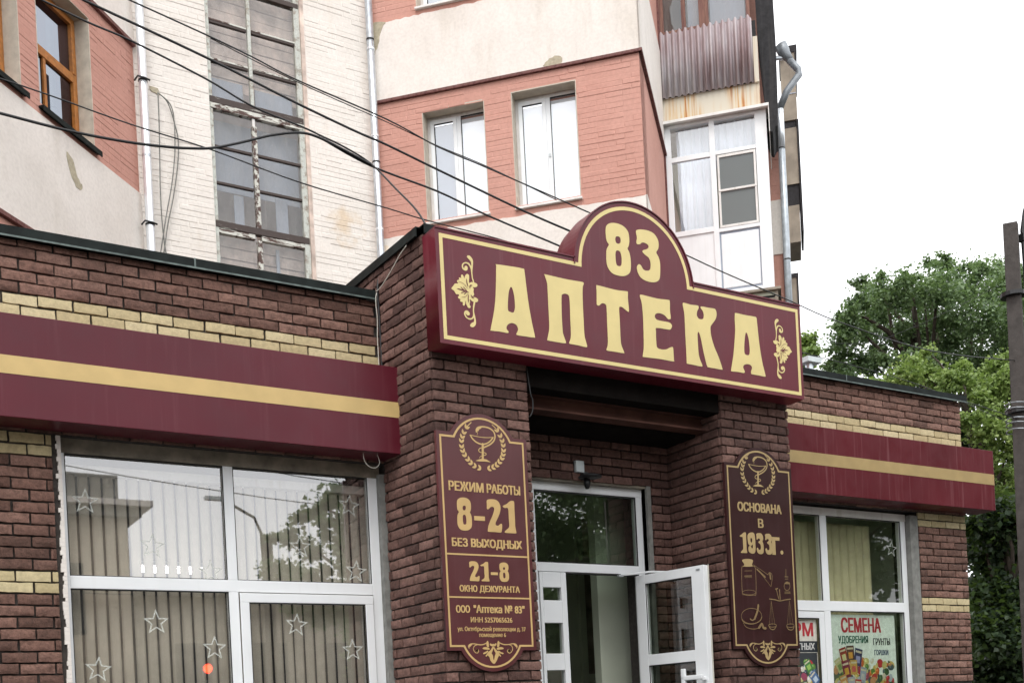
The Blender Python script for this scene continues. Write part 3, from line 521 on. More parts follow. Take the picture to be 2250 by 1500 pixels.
EMB = {"CH":[[[[4.1474,3.7918],[4.1472,3.8083],[4.1587,3.8227],[4.1783,3.8307],[4.2093,3.8351],[4.2439,3.8328],[4.2743,3.8225],[4.2965,3.8029],[4.3037,3.7734],[4.2929,3.7423],[4.2641,3.7145],[4.2281,3.6946],[4.2004,3.6821]],0.0109],[[[4.1578,3.806],[4.1682,3.8204],[4.1819,3.8267]],0.017],[[[4.1564,3.796],[4.1564,3.7827],[4.1511,3.7706]],0.0027],[[[4.0906,3.7638],[4.1626,3.7574],[4.224,3.7572],[4.2884,3.7646]],0.0051],[[[4.0942,3.7618],[4.1118,3.737],[4.1411,3.7165],[4.1787,3.7057],[4.2135,3.7089],[4.2493,3.7265],[4.2718,3.747],[4.2864,3.7637]],0.0102],[[[4.1949,3.7065],[4.1883,3.5928]],0.0177],[[[4.1848,3.679],[4.1672,3.6724],[4.1576,3.6583],[4.1657,3.6467],[4.1866,3.6442],[4.2098,3.6446],[4.2201,3.6372],[4.2126,3.6282],[4.199,3.6247]],0.0061],[[[4.1813,3.6188],[4.1675,3.6117],[4.1613,3.6038]],0.0044],[[[4.1054,3.8555],[4.0654,3.8194]],0.0068],[[[4.2821,3.8567],[4.3175,3.8284]],0.0061]],"BASE":[[4.1255,3.5793],[4.1607,3.5938],[4.1878,3.5988],[4.2185,3.597],[4.2542,3.579],[4.206,3.5803],[4.1598,3.5778]],"LW":[[4.0651,3.8151],[4.039,3.7747],[4.0251,3.742],[4.0176,3.7101],[4.018,3.6706],[4.0266,3.6385],[4.042,3.6102],[4.0667,3.581],[4.09,3.5581],[4.1212,3.5392],[4.1607,3.5274]],"RW":[[4.3266,3.8175],[4.3517,3.778],[4.3653,3.7423],[4.3712,3.7092],[4.3701,3.672],[4.3632,3.6412],[4.3498,3.6131],[4.3265,3.5843],[4.2997,3.5603],[4.2695,3.5421],[4.2339,3.5299]],"ORN":[[[[3.9949,2.2184],[3.9912,2.2323],[4.0055,2.246],[4.0352,2.2491],[4.0668,2.2439],[4.0986,2.2411],[4.1242,2.2466],[4.1431,2.2557]],0.0073],[[[3.9976,2.2263],[4.0075,2.2401],[4.0214,2.246]],0.0139],[[[4.0621,2.2419],[4.0388,2.2321],[4.0293,2.2104],[4.0408,2.1886],[4.0586,2.1818],[4.0729,2.1924],[4.0692,2.2063]],0.0053],[[[4.0598,2.2023],[4.0607,2.2015]],0.0204],[[[4.3985,2.2169],[4.4027,2.231],[4.3907,2.2452],[4.3647,2.2485],[4.3313,2.2433],[4.2983,2.2422],[4.2728,2.2474],[4.2545,2.2555]],0.0073],[[[4.3976,2.2249],[4.3879,2.2391],[4.374,2.2452]],0.0139],[[[4.3359,2.2413],[4.3566,2.2311],[4.3624,2.2089],[4.3492,2.1868],[4.3323,2.18],[4.3164,2.191],[4.322,2.2051]],0.0053],[[[4.3326,2.201],[4.3335,2.2002]],0.0204],[[[4.1509,2.2696],[4.1502,2.2417],[4.1551,2.2238]],0.0196],[[[4.2437,2.2695],[4.2411,2.2415],[4.234,2.2235]],0.0196],[[[4.1748,2.2437],[4.186,2.2376],[4.1978,2.2408],[4.2092,2.2376],[4.219,2.2456]],0.0147],[[[4.1062,2.214],[4.1339,2.2159],[4.1658,2.2098]],0.0171],[[[4.2848,2.2133],[4.2545,2.2154],[4.2238,2.2095]],0.0171],[[[4.1133,2.1782],[4.132,2.1841],[4.1464,2.194]],0.0114],[[[4.2757,2.1772],[4.255,2.1833],[4.2415,2.1934]],0.0114],[[[4.133,2.1602],[4.1427,2.1701],[4.1502,2.18]],0.0106],[[[4.2535,2.1593],[4.2448,2.1694],[4.2384,2.1794]],0.0106]],"LEAF":[[[4.1963,2.2316],[4.1747,2.2038],[4.1506,2.186],[4.1471,2.1661],[4.1622,2.148],[4.1679,2.1261],[4.1956,2.101],[4.2212,2.1255],[4.2308,2.1455],[4.2445,2.1654],[4.2434,2.1854],[4.2189,2.2056]],[[4.1985,2.2136],[4.2074,2.1916],[4.2151,2.1796],[4.2071,2.1616],[4.2011,2.1397],[4.1959,2.1298],[4.1918,2.1398],[4.1908,2.1618],[4.1803,2.1798],[4.1879,2.1917]]],"CHEM":[[[[6.7048,2.8971],[6.6828,2.8791],[6.676,2.6815],[6.697,2.6603],[6.7508,2.6552],[6.8056,2.6595],[6.8347,2.6788],[6.8406,2.8874],[6.8139,2.9033]],0.0049],[[[6.8316,2.6818],[6.8233,2.673],[6.8013,2.6656],[6.77,2.6611],[6.7358,2.6604],[6.7052,2.6636],[6.6845,2.67],[6.6775,2.6784],[6.6856,2.6872],[6.7073,2.6945],[6.7384,2.6991],[6.7727,2.6999],[6.8034,2.6967],[6.8245,2.6903],[6.8316,2.6818]],0.0033],[[[6.7149,2.8616],[6.7987,2.8655]],0.0044],[[[6.7119,2.8182],[6.7915,2.8218]],0.0076],[[[6.7126,2.8047],[6.7931,2.8082]],0.0033],[[[6.7308,2.9116],[6.7979,2.9152]],0.0044],[[[6.8184,2.9085],[6.9146,2.8305],[7.0107,2.736]],0.0038],[[[7.0107,2.736],[7.0308,2.8026],[7.0267,2.8433],[7.0019,2.857],[6.9815,2.8357]],0.0049],[[[6.8149,2.9177],[6.8844,2.8858],[6.9832,2.8357]],0.0038],[[[6.8586,2.8787],[6.9477,2.8159]],0.0141],[[[7.0054,2.8458],[7.0109,2.802]],0.0163],[[[7.1994,2.8898],[7.1951,2.8294]],0.0049],[[[7.1817,2.8259],[7.2212,2.8257]],0.0065],[[[7.1847,2.8056],[7.22,2.8079]],0.0044],[[[7.2375,2.7448],[7.2329,2.7287],[7.2222,2.7156],[7.2076,2.7082],[7.192,2.7078],[7.1784,2.7146],[7.1696,2.7272],[7.1672,2.7431],[7.1718,2.7591],[7.1824,2.7722],[7.197,2.7797],[7.2127,2.7801],[7.2263,2.7734],[7.2352,2.7608],[7.2375,2.7448]],0.0054],[[[7.1865,2.7689],[7.2305,2.7701]],0.0163],[[[7.1707,2.6924],[7.2357,2.6939]],0.0065],[[[7.1671,2.6784],[7.2376,2.6825]],0.0044],[[[6.9844,2.6287],[7.046,2.6236],[7.1059,2.614],[7.1676,2.6239],[7.234,2.6315]],0.0087],[[[7.1112,2.6279],[7.1084,2.7113]],0.0098],[[[7.0941,2.6308],[7.0711,2.7123]],0.0076],[[[7.061,2.7152],[7.0873,2.7209]],0.0098],[[[7.0022,2.6133],[6.9668,2.4121]],0.0027],[[[7.0022,2.6133],[7.0313,2.4126]],0.0027],[[[7.003,2.6008],[7.0007,2.4061]],0.0022],[[[7.2198,2.6173],[7.1788,2.4073]],0.0027],[[[7.2198,2.6173],[7.2496,2.4142]],0.0027],[[[7.2172,2.6045],[7.2139,2.4076]],0.0022],[[[7.0503,2.4001],[7.0452,2.3941],[7.0317,2.3892],[7.0125,2.3864],[6.9914,2.3863],[6.9727,2.3888],[6.9599,2.3936],[6.9557,2.3995],[6.9608,2.4055],[6.9742,2.4104],[6.9933,2.4132],[7.0144,2.4134],[7.0332,2.4108],[7.046,2.4061],[7.0503,2.4001]],0.0054],[[[6.9612,2.3933],[6.9809,2.3683],[7.0196,2.3672],[7.0456,2.3938]],0.0076],[[[7.2619,2.4002],[7.2569,2.3936],[7.2438,2.3882],[7.2252,2.3851],[7.2048,2.385],[7.1867,2.3879],[7.1744,2.3931],[7.1704,2.3996],[7.1753,2.4063],[7.1884,2.4117],[7.2069,2.4147],[7.2273,2.4149],[7.2455,2.4121],[7.2578,2.4068],[7.2619,2.4002]],0.0054],[[[7.1707,2.3914],[7.1934,2.3662],[7.2373,2.3645],[7.2596,2.3919]],0.0076],[[[6.8803,2.4801],[6.8666,2.4516],[6.8322,2.4285],[6.784,2.4155],[6.7318,2.4151],[6.6859,2.4273],[6.6552,2.4496],[6.6456,2.4775],[6.659,2.5058],[6.6928,2.5288],[6.7405,2.542],[6.7927,2.5427],[6.8392,2.5308],[6.8705,2.5084],[6.8803,2.4801]],0.0044],[[[6.6493,2.4468],[6.6848,2.4193],[6.7676,2.4107],[6.8536,2.4362],[6.8833,2.4739]],0.0065],[[[6.664,2.4192],[6.6989,2.3824],[6.7731,2.3685],[6.8413,2.3801],[6.8737,2.4208]],0.0049],[[[6.8461,2.5731],[6.8342,2.5232],[6.7958,2.4544]],0.0196],[[[6.7454,2.4539],[6.7697,2.4417],[6.7872,2.4512]],0.0109],[[[6.8413,2.3801],[6.8773,2.4115],[6.8921,2.3804],[6.9173,2.3755]],0.0218]],"STOP":[[6.6919,2.9523],[6.7511,2.965],[6.815,2.9568],[6.8024,2.9203],[6.8055,2.903],[6.7049,2.8984],[6.7145,2.9172]]}
TREES = {"maple":[[19.77,17.0,10.45,0.28],[21.96,18.33,11.79,0.29],[21.79,18.12,11.25,0.44],[20.16,17.21,10.17,0.39],[20.55,17.87,9.81,0.32],[20.81,17.54,9.74,0.34],[21.71,17.75,10.14,0.32],[22.15,17.99,11.04,0.44],[20.47,16.41,10.76,0.38],[20.56,16.11,10.86,0.3],[22.89,17.71,11.39,0.46],[21.47,17.07,10.42,0.37],[22.86,17.46,10.75,0.54],[21.07,15.7,10.7,0.5],[22.4,16.55,11.64,0.34],[23.04,17.19,12.15,0.15],[21.94,16.02,10.44,0.51],[24.09,17.38,10.46,0.61],[24.32,17.08,11.83,0.44],[22.01,15.23,11.08,0.28],[21.87,15.29,10.08,0.55],[23.73,16.09,11.16,0.48],[25.01,16.8,12.29,0.29],[23.31,15.75,10.04,0.52],[23.12,15.25,10.46,0.51],[22.35,16.49,9.72,0.52],[20.74,16.0,9.26,0.4],[22.39,15.71,9.28,0.51],[20.19,17.88,9.54,0.23],[20.28,18.04,9.3,0.25],[19.97,17.24,9.03,0.31],[20.27,17.05,8.96,0.31],[20.73,16.72,9.38,0.31],[21.62,17.08,9.18,0.26],[23.46,15.31,11.36,0.41],[22.79,14.72,10.02,0.6],[25.45,16.15,11.79,0.66],[23.78,16.12,9.27,0.53],[22.84,17.02,9.31,0.43],[23.06,15.16,9.2,0.51]],"bush":[[17.79,14.76,7.85,0.27],[17.86,14.43,7.87,0.25],[16.98,13.41,7.64,0.28],[17.46,13.57,7.99,0.21],[18.26,13.89,8.07,0.26],[18.23,13.9,8.45,0.14],[18.73,14.06,7.86,0.32],[18.19,13.3,7.75,0.29],[18.96,13.7,8.22,0.19],[18.91,13.39,7.69,0.31],[18.38,12.94,7.16,0.25],[19.06,13.12,7.46,0.31],[19.6,13.41,8.13,0.26],[19.73,13.25,8.28,0.21],[19.19,12.87,7.66,0.31],[19.2,13.04,7.19,0.31],[17.8,12.73,6.8,0.25],[18.48,12.75,6.71,0.33],[19.68,13.19,7.11,0.3],[18.66,13.0,6.36,0.29],[18.67,12.49,6.32,0.3],[18.74,13.23,6.68,0.24],[19.4,13.15,6.03,0.26],[19.13,13.26,5.86,0.29],[19.04,12.69,5.65,0.29],[18.68,13.04,7.48,0.17],[19.44,12.72,7.48,0.26],[19.94,12.99,6.91,0.35],[16.84,14.34,7.55,0.19],[16.37,14.36,7.52,0.17]],"dark":[[17.26,12.27,4.88,0.36],[17.19,11.77,4.86,0.39],[17.46,11.63,4.69,0.35],[17.5,12.38,4.35,0.4],[18.15,12.3,4.2,0.45],[17.44,12.28,3.61,0.48],[17.65,11.92,3.41,0.47],[17.09,12.0,2.79,0.51],[17.78,11.96,2.55,0.48],[17.85,12.48,2.11,0.49],[18.38,11.91,4.39,0.48],[18.05,11.85,3.17,0.56],[17.41,12.61,2.37,0.32],[16.95,12.16,2.96,0.31],[17.11,12.39,5.53,0.24],[18.45,12.08,5.31,0.32]],"left":[[22.79,21.39,11.44,0.37],[22.78,21.12,11.59,0.27],[22.58,20.8,11.16,0.24],[22.58,21.45,11.18,0.37],[23.49,21.85,11.3,0.23],[21.6,20.78,10.61,0.29],[23.53,21.42,10.55,0.27],[23.8,21.34,10.41,0.22],[23.43,21.72,10.73,0.2]],"refl":[[8.04,-6.41,5.14,0.32],[8.45,-6.35,5.85,0.25],[7.88,-5.88,5.83,0.16],[8.41,-5.68,6.19,0.2],[8.6,-5.17,6.29,0.2],[8.35,-4.29,5.66,0.23],[8.89,-6.25,5.66,0.28],[8.29,-5.77,5.1,0.29],[8.33,-4.7,4.81,0.27],[8.99,-5.16,6.49,0.33],[9.1,-5.04,5.74,0.4],[9.17,-4.63,4.95,0.45],[9.36,-4.48,6.02,0.45],[9.84,-4.73,5.45,0.55],[9.99,-4.88,6.87,0.56],[9.16,-5.35,4.41,0.46],[8.54,-5.3,4.22,0.36],[8.87,-3.89,3.7,0.52],[7.88,-5.06,4.27,0.23],[9.8,-3.74,4.4,0.71],[10.71,-4.32,6.34,0.83],[11.37,-4.7,5.04,0.85],[12.18,-4.03,6.85,0.85],[12.26,-3.97,4.96,0.94],[12.96,-3.59,5.87,0.66],[12.63,-2.22,6.4,0.53],[13.62,-3.26,5.37,0.76],[13.98,-2.57,6.2,0.65],[13.28,-1.33,4.59,0.7],[11.82,-2.04,3.79,0.78],[12.76,-1.46,3.3,0.78],[11.97,-4.03,3.27,0.94],[10.21,-3.69,3.25,0.89],[13.86,-1.05,5.01,0.79],[14.58,-2.06,3.36,0.83]]}
# ================================================================ THE SETTING
g = box('ground', (-150, -150, -.3), (150, 150, 0), 'asphalt'); g['kind'] = 'structure'
g = box('pavement', (-60, -1.2, 0.0), (60, 12, .13), 'paving'); g['kind'] = 'structure'
g = MB()
for i in range(60): g.box((-60+i*2, -1.36, 0.0), (-60+i*2+1.985, -1.205, .14))
o = g.build('kerb', 'kerb', bevel=.01); o['kind'] = 'structure'

# ================================================================ PHARMACY ANNEX
shop = empty('pharmacy_building', (3.8, 7.8, 0))
tag(shop, 'low brown brick shop building with yellow brick bands and projecting entrance piers', 'building')
YF, YP = 7.80, 7.08
frL = frame((0, YF, 0), 0); frP = frame((0, YP, 0), 0); frRec = frame((0, 7.78, 0), 0)
PL0, PL1, PR0, PR1 = 3.822, 4.638, 6.56, 7.362
# pier side: left face runs from the facade to the front corner
side_ang = math.atan2(YP-YF, PL0-3.765)
frS = frame((3.765, YF, 0), side_ang); SL = math.hypot(PL0-3.765, YP-YF)
frRS = frame((PR0, 7.78, 0), R(-90))            # inner face of the right pier
WL = (1.395, 3.775, .9, 3.70); WR = (7.55, 9.95, .9, 3.70); DR = (5.10, 6.30, .8, 3.70)
wall_panel(frame((0, YF+.012, 0), 0), -5, 3.78, 0, 4.95, .32, [WL], 'wall', 'mortar', shop)
wall_panel(frame((0, YF+.012, 0), 0), PR1, 10.735, 0, 4.95, .32, [WR], 'wall', 'mortar', shop)
wall_panel(frame((0, YF+.002, 0), 0), PL1-.02, PR0+.02, 0, 5.1, .32, [DR], 'wall', 'mortar', shop)
box('roof', (-5, 8.14, 4.6), (10.73, 15.0, 4.93), 'coping', shop)
box('side_wall', (10.42, 8.14, 0), (10.735, 15.2, 4.6), 'brick_dark', shop)
def pier(x0, x1, name='pier_core', xl=None):
    m = MB(); xl = x0 if xl is None else xl; e = .012
    P = [(xl+e, YF+.005, 0), (x0+e, YP+e, 0), (x1-e, YP+e, 0), (x1-e, YF+.005, 0)]
    P += [(p[0], p[1], 4.2) for p in P]
    m.poly(P, [(0,3,2,1),(4,5,6,7),(0,1,5,4),(1,2,6,5),(2,3,7,6),(3,0,4,7)]); return m.build(name, 'mortar', shop)
pier(PL0, PL1, xl=3.765); pier(PR0, PR1)
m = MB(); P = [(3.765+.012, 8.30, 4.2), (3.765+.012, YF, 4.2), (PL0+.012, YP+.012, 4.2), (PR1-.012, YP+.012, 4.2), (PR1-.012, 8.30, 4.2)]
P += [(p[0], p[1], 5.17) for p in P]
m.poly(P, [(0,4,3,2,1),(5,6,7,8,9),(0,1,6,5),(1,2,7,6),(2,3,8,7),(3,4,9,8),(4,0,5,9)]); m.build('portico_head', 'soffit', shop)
m = MB()
m.box((4.63, 7.30, 4.10), (6.57, 7.315, 4.20)); m.box((4.63, 7.24, 4.085), (6.57, 7.375, 4.10)); m.box((4.63, 7.24, 4.195), (6.57, 7.375, 4.2))
m.build('lintel_beam', 'beam', shop)

box('recess_shade_box', (4.65, 7.38, 4.06), (6.55, 7.775, 4.2), 'soffit', shop)  # added box, hung low to darken the top of the recess
# ---- face bricks
B = []
yel = lambda k, z: 'yellow_brick' if k in (-1, -2, -14, -13, -25, -26) else 'brick'
yelR = lambda k, z: 'yellow_brick' if k in (-1, -2, -14, -13, -25, -26) else 'brick'
B += lay(frL, 0.0, 3.765, 1.85, 4.95, [(WL[0]-.03, 3.9, .9, 3.70)], .2195, 1.209, 'brick', ycheck=yel)
B += lay(frL, PR1+.01, 10.74, 1.85, 4.95, [(7.3, WR[1], .9, 3.70)], .232, 8.32, 'brick', ycheck=yelR)
B += lay(frS, 0.0, SL, 1.85, 5.2, [], .2, .05, 'brown_brick')
frS2 = frame((3.765, 8.30, 0), R(-90)); B += lay(frS2, 0, .5, 5.0, 5.2, [], .2, .1, 'brown_brick')
B += lay(frP, PL0, PL1, 1.7, 4.9, [], .2045, PL0, 'brown_brick')
B += lay(frP, PR0, PR1, 1.7, 4.9, [], .2045, PR0+.05, 'brown_brick')
B += lay(frRS, 0, .70, 1.7, 4.2, [], .205, .06, 'brown_brick')
B += lay(frRec, PL1, PR0, 1.85, 4.2, [(4.9, 6.34, .8, 3.73)], .215, PL1, 'brown_brick')
place_bricks(B, shop)
# ---- grey render reveals
box('reveal', (3.715, 7.80, 1.6), (3.77, 7.92, 3.62), 'grey_render', shop)
box('reveal', (9.82, 7.795, 1.6), (9.945, 7.95, 3.66), 'grey_render', shop)
box('reveal', (6.30, 7.775, .8), (6.345, 7.95, 3.73), 'grey_render', shop)
m = MB(); rd = random.Random(4)
for i in range(64):                                       # ragged render left of the big window
    z = 1.9+i*.028; m.box((1.40-rd.uniform(.0, .022), 7.789, z), (1.415, 7.85, z+.03))
m.build('render_edge', 'white_plaster', shop)
# ---- copings
def coping(name, pts, parent):
    """tin parapet cap along a path (x,y,z) with outward side given"""
    m = MB()
    for (a, b, n) in pts:
        a = Vector(a); b = Vector(b); n = Vector(n); t = (b-a).normalized()
        for lo, hi, o0, o1 in ((.045, .052, -.34, .055), (-.012, .045, .048, .055), (-.02, -.012, .048, .063)):
            P = []
            for z in (lo, hi):
                for p in (a, b):
                    pass
            q = [a+n*o0, b+n*o0, b+n*o1, a+n*o1]
            P = [(v.x, v.y, v.z+lo) for v in q]+[(v.x, v.y, v.z+hi) for v in q]
            m.poly(P, [(0,1,2,3),(4,7,6,5),(0,4,5,1),(1,5,6,2),(2,6,7,3),(3,7,4,0)])
    o = m.build(name, 'coping', parent)
    return o
coping('coping', [((-5, 7.8, 4.96), (3.74, 7.8, 4.96), (0, -1, 0))], shop)
coping('coping', [((7.36, 7.8, 4.955), (10.80, 7.8, 4.955), (0, -1, 0))], shop)
coping('coping', [((3.78, 8.30, 5.19), (3.82, 7.10, 5.19), (-1, 0, 0))], shop)
coping('coping', [((3.80, 7.09, 5.194), (7.36, 7.09, 5.194), (0, -1, 0))], shop)
m = MB()
for x in (-2.2, 0.35, 2.35): m.box((x, 7.742, 4.946), (x+.012, 7.7445, 5.013))
for x in (8.9,): m.box((x, 7.742, 4.94), (x+.012, 7.7445, 5.008))
m.build('coping_seam', 'coping_lite', shop)
box('coping_lip', (-5, 7.732, 4.936), (3.74, 7.7365, 4.948), 'coping_lite', shop)
box('coping_lip', (7.36, 7.732, 4.931), (10.80, 7.7365, 4.943), 'coping_lite', shop)

# ---- left shop window
def bars(name, L, mat, parent, bev=.004):
    m = MB()
    for a, b in L: m.box(a, b)
    return m.build(name, mat, parent, bevel=bev)
y0, y1 = 7.855, 7.925
wl = bars('window_frame', [((1.40, y0, .9), (1.445, y1, 3.60)), ((3.64, y0, .9), (3.715, y1, 3.60)), ((2.515, y0+.002, 2.785), (2.585, y1, 3.60)),
    ((2.515, y0+.002, .9), (2.585, y1, 2.70)), ((1.445, y0+.001, 2.70), (3.64, y1, 2.785)), ((1.445, y0, .9), (2.515, y1, .98)), ((2.585, y0, .9), (3.64, y1, .98))], 'pvc', shop)
o = bars('frame_head', [((1.40, y0-.004, 3.60), (3.74, y1, 3.70))], 'dirty_pvc', wl)
o = bars('opening_sash', [((2.59, y0-.018, 2.625), (3.63, y0-.001, 2.692)), ((2.59, y0-.018, 1.0), (2.655, y0-.001, 2.625)), ((3.565, y0-.018, 1.0), (3.63, y0-.001, 2.625)), ((2.655, y0-.018, 1.0), (3.565, y0-.001, 1.07))], 'pvc', wl)
for (a, b, c, d) in ((1.445, 2.515, 2.785, 3.60), (2.585, 3.64, 2.785, 3.60), (1.445, 2.515, .98, 2.70), (2.655, 3.565, 1.07, 2.625)):
    box('pane', (a, 7.885, c), (b, 7.889, d), 'glass', wl)
    yy = 7.868 if d != 2.625 else 7.846
    bars('seal', [((a, yy-.003, c), (a+.007, yy, d)), ((b-.007, yy-.003, c), (b, yy, d)), ((a+.007, yy-.003, d-.009), (b-.007, yy, d)), ((a+.007, yy-.003, c), (b-.007, yy, c+.006))], 'seal', wl, 0)
# room behind
m = MB(); m.box((1.0, 10.9, .1), (4.3, 11.0, 4.0)); m.box((.9, 8.2, .1), (1.0, 11.0, 4.0)); m.box((4.3, 8.2, .1), (4.4, 11.0, 4.0)); m.box((.9, 8.14, 4.0), (4.4, 11.0, 4.1)); m.box((.9, 8.14, 0.02), (4.4, 11.0, .1))
m.build('room_lining', 'dark_room', shop)
m = MB(); m.box((1.38, 7.99, 3.50), (3.76, 8.07, 3.56)); m.build('blind_rail', 'pvc_old', shop)
# ---- right shop window
wr = bars('window_frame', [((7.56, y0, .9), (7.62, y1, 3.60)), ((9.745, y0, .9), (9.815, y1, 3.60)), ((8.545, y0+.002, 2.745), (8.635, y1, 3.60)), ((8.545, y0+.002, .9), (8.635, y1, 2.645)),
    ((7.62, y0+.001, 2.645), (9.745, y1, 2.745)), ((7.62, y0, .9), (8.545, y1, .98)), ((8.635, y0, .9), (9.745, y1, .98))], 'pvc', shop)
bars('frame_head', [((7.56, y0-.004, 3.60), (9.82, y1, 3.675))], 'pvc_old', wr)
bars('opening_sash', [((7.63, y0-.018, 2.57), (8.52, y0-.001, 2.635)), ((8.45, y0-.018, 1.0), (8.52, y0-.001, 2.57)), ((7.63, y0-.018, 1.0), (7.69, y0-.001, 2.57)), ((7.69, y0-.018, 1.0), (8.45, y0-.001, 1.07))], 'pvc', wr)
for (a, b, c, d) in ((7.62, 8.545, 2.745, 3.60), (8.635, 9.745, 2.745, 3.60), (7.69, 8.45, 1.07, 2.57), (8.635, 9.745, .98, 2.645)):
    box('pane', (a, 7.885, c), (b, 7.889, d), 'glass_right', wr)
    yy = 7.868 if d != 2.57 else 7.846
    bars('seal', [((a, yy-.003, c), (a+.008, yy, d)), ((b-.010, yy-.003, c), (b, yy, d)), ((a+.008, yy-.003, d-.010), (b-.010, yy, d))], 'seal', wr, 0)
m = MB(); m.box((7.5, 8.7, .1), (10.2, 8.8, 4.0)); m.box((10.1, 8.2, .1), (10.2, 8.7, 4.0)); m.box((7.4, 8.14, 4.0), (10.2, 8.8, 4.1)); m.box((7.4, 8.2, .1), (7.5, 8.8, 4.0)); m.build('room_lining', 'hall', shop)

# ---- entrance: frame, fixed leaf, open leaf, hall
dz0 = .8
df = bars('door_frame', [((5.10, y0, dz0), (5.16, y1, 3.62)), ((6.235, y0, dz0), (6.305, y1, 3.62)), ((5.10, y0-.003, 3.62), (6.305, y1, 3.69)), ((5.16, y0+.001, 2.935), (6.235, y1, 3.01))], 'pvc', shop)
box('pane', (5.16, 7.885, 3.01), (6.235, 7.889, 3.62), 'glass_door', df)
bars('seal', [((5.16, 7.86, 3.01), (6.235, 7.864, 3.018)), ((6.222, 7.86, 3.018), (6.235, 7.864, 3.62)), ((5.16, 7.86, 3.607), (6.222, 7.864, 3.62)), ((5.44, 7.86, 2.922), (6.235, 7.9, 2.935))], 'seal', df, 0)
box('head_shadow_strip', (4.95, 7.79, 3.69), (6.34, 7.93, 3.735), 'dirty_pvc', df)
fl = bars('door', [((5.17, y0-.004, dz0), (5.20, y1-.01, 2.93)), ((5.385, y0-.004, dz0), (5.44, y1-.01, 2.93)), ((5.20, y0-.003, 2.80), (5.385, y1-.01, 2.93)), ((5.20, y0-.003, 2.50), (5.385, y1-.01, 2.69)), ((5.20, y0-.003, 2.10), (5.385, y1-.01, 2.24)), ((5.20, y0-.003, dz0), (5.385, y1-.01, 1.0))], 'pvc', shop)
for c, d in ((2.69, 2.80), (2.24, 2.50), (1.0, 2.10)): box('pane', (5.20, 7.88, c), (5.385, 7.884, d), 'glass_door', fl)
fd = frame((6.225, 7.87, 0), math.atan2(-.74, .165))     # open leaf swung out towards the street
LW = .735
def fbars(fr, L, name, mat, parent, bev=.003):
    m = MB()
    for a, b in L: m.fbox(fr, a, b)
    return m.build(name, mat, parent, bevel=bev)
ol = fbars(fd, [((0, dz0, -.03), (.10, 2.92, .03)), ((LW-.13, dz0, -.03), (LW, 2.92, .03)), ((.10, 2.84, -.029), (LW-.13, 2.92, .029)), ((.10, 2.12, -.029), (LW-.13, 2.215, .029)), ((.10, dz0, -.029), (LW-.13, 1.0, .029))], 'door', 'pvc', shop)
ol['label'] = 'open leaf of the entrance door'
for c, d in ((2.215, 2.84), (1.0, 2.12)):
    fbars(fd, [((.10, c, -.003), (LW-.13, d, .003))], 'pane', 'glass_door', ol, 0)
    fbars(fd, [((.10, c, .020), (.108, d, .024)), ((LW-.138, c, .020), (LW-.13, d, .024)), ((.108, d-.009, .020), (LW-.138, d, .024))], 'seal', 'seal', ol, 0)
fbars(fd, [((LW-.02, 1.95, .03), (LW-.05, 1.985, .09)), ((LW-.02, 1.35, .03), (LW-.05, 1.385, .09)), ((LW-.24, 1.96, .07), (LW-.02, 2.0, .10)), ((LW-.24, 1.30, .07), (LW-.20, 2.06, .10))], 'door_handle', 'pvc', ol, .008)
fbars(fd, [((LW-.075, 2.88, .03), (LW-.035, 2.895, .036))], 'top_catch', 'steel', ol, 0)
fbars(fd, [((LW+.002, dz0, -.034), (LW+.010, 2.925, -.026))], 'edge_strip', 'wire_white', ol, 0)
MB().tube([(6.03, 7.86, 2.925), (6.13, 7.80, 2.93), (6.265, 7.74, 2.945), (6.375, 7.44, 2.90)], .009, 6).build('closer_arm', 'pvc', df)
bars('closer_body', [((5.99, 7.83, 2.905), (6.04, 7.86, 2.925))], 'steel', df, .003)
m = MB(); m.box((4.7, 10.2, .8), (7.2, 10.3, 4.0)); m.box((8.3, 8.9, .8), (8.4, 10.3, 4.0)); m.box((4.6, 8.14, .8), (4.7, 10.3, 4.0)); m.box((4.6, 8.14, 4.0), (7.35, 10.3, 4.1)); m.box((7.35, 8.9, 4.0), (8.4, 10.3, 4.1)); m.box((4.6, 8.0, .7), (7.35, 10.3, .8)); m.box((7.8, 10.2, .8), (8.3, 10.3, 4.0)); m.box((7.2, 10.9, .8), (7.8, 11.0, 4.0))
m.build('hall_lining', 'hall', shop)
box('hall_partition', (6.13, 8.35, .8), (7.35, 8.45, 3.99), 'hall', shop)
hd = bars('inner_door_frame', [((7.2, 10.15, .8), (7.28, 10.24, 4.0)), ((7.72, 10.15, .8), (7.8, 10.24, 4.0)), ((7.28, 10.151, 3.42), (7.72, 10.239, 3.52)), ((7.28, 10.151, 2.1), (7.72, 10.239, 2.2))], 'hall', shop)
for c, d, mt in ((2.2, 3.42, 'dirty_pvc'), (3.52, 4.0, 'board'), (.8, 2.1, 'dirty_pvc')): box('pane', (7.28, 10.19, c), (7.72, 10.2, d), mt, hd)
st = MB()
for i in range(5): st.box((4.9-i*.0, 5.6+i*.3, .13+i*.134), (6.5, 7.74, .13+(i+1)*.134))
st.build('entrance_steps', 'paving', shop)

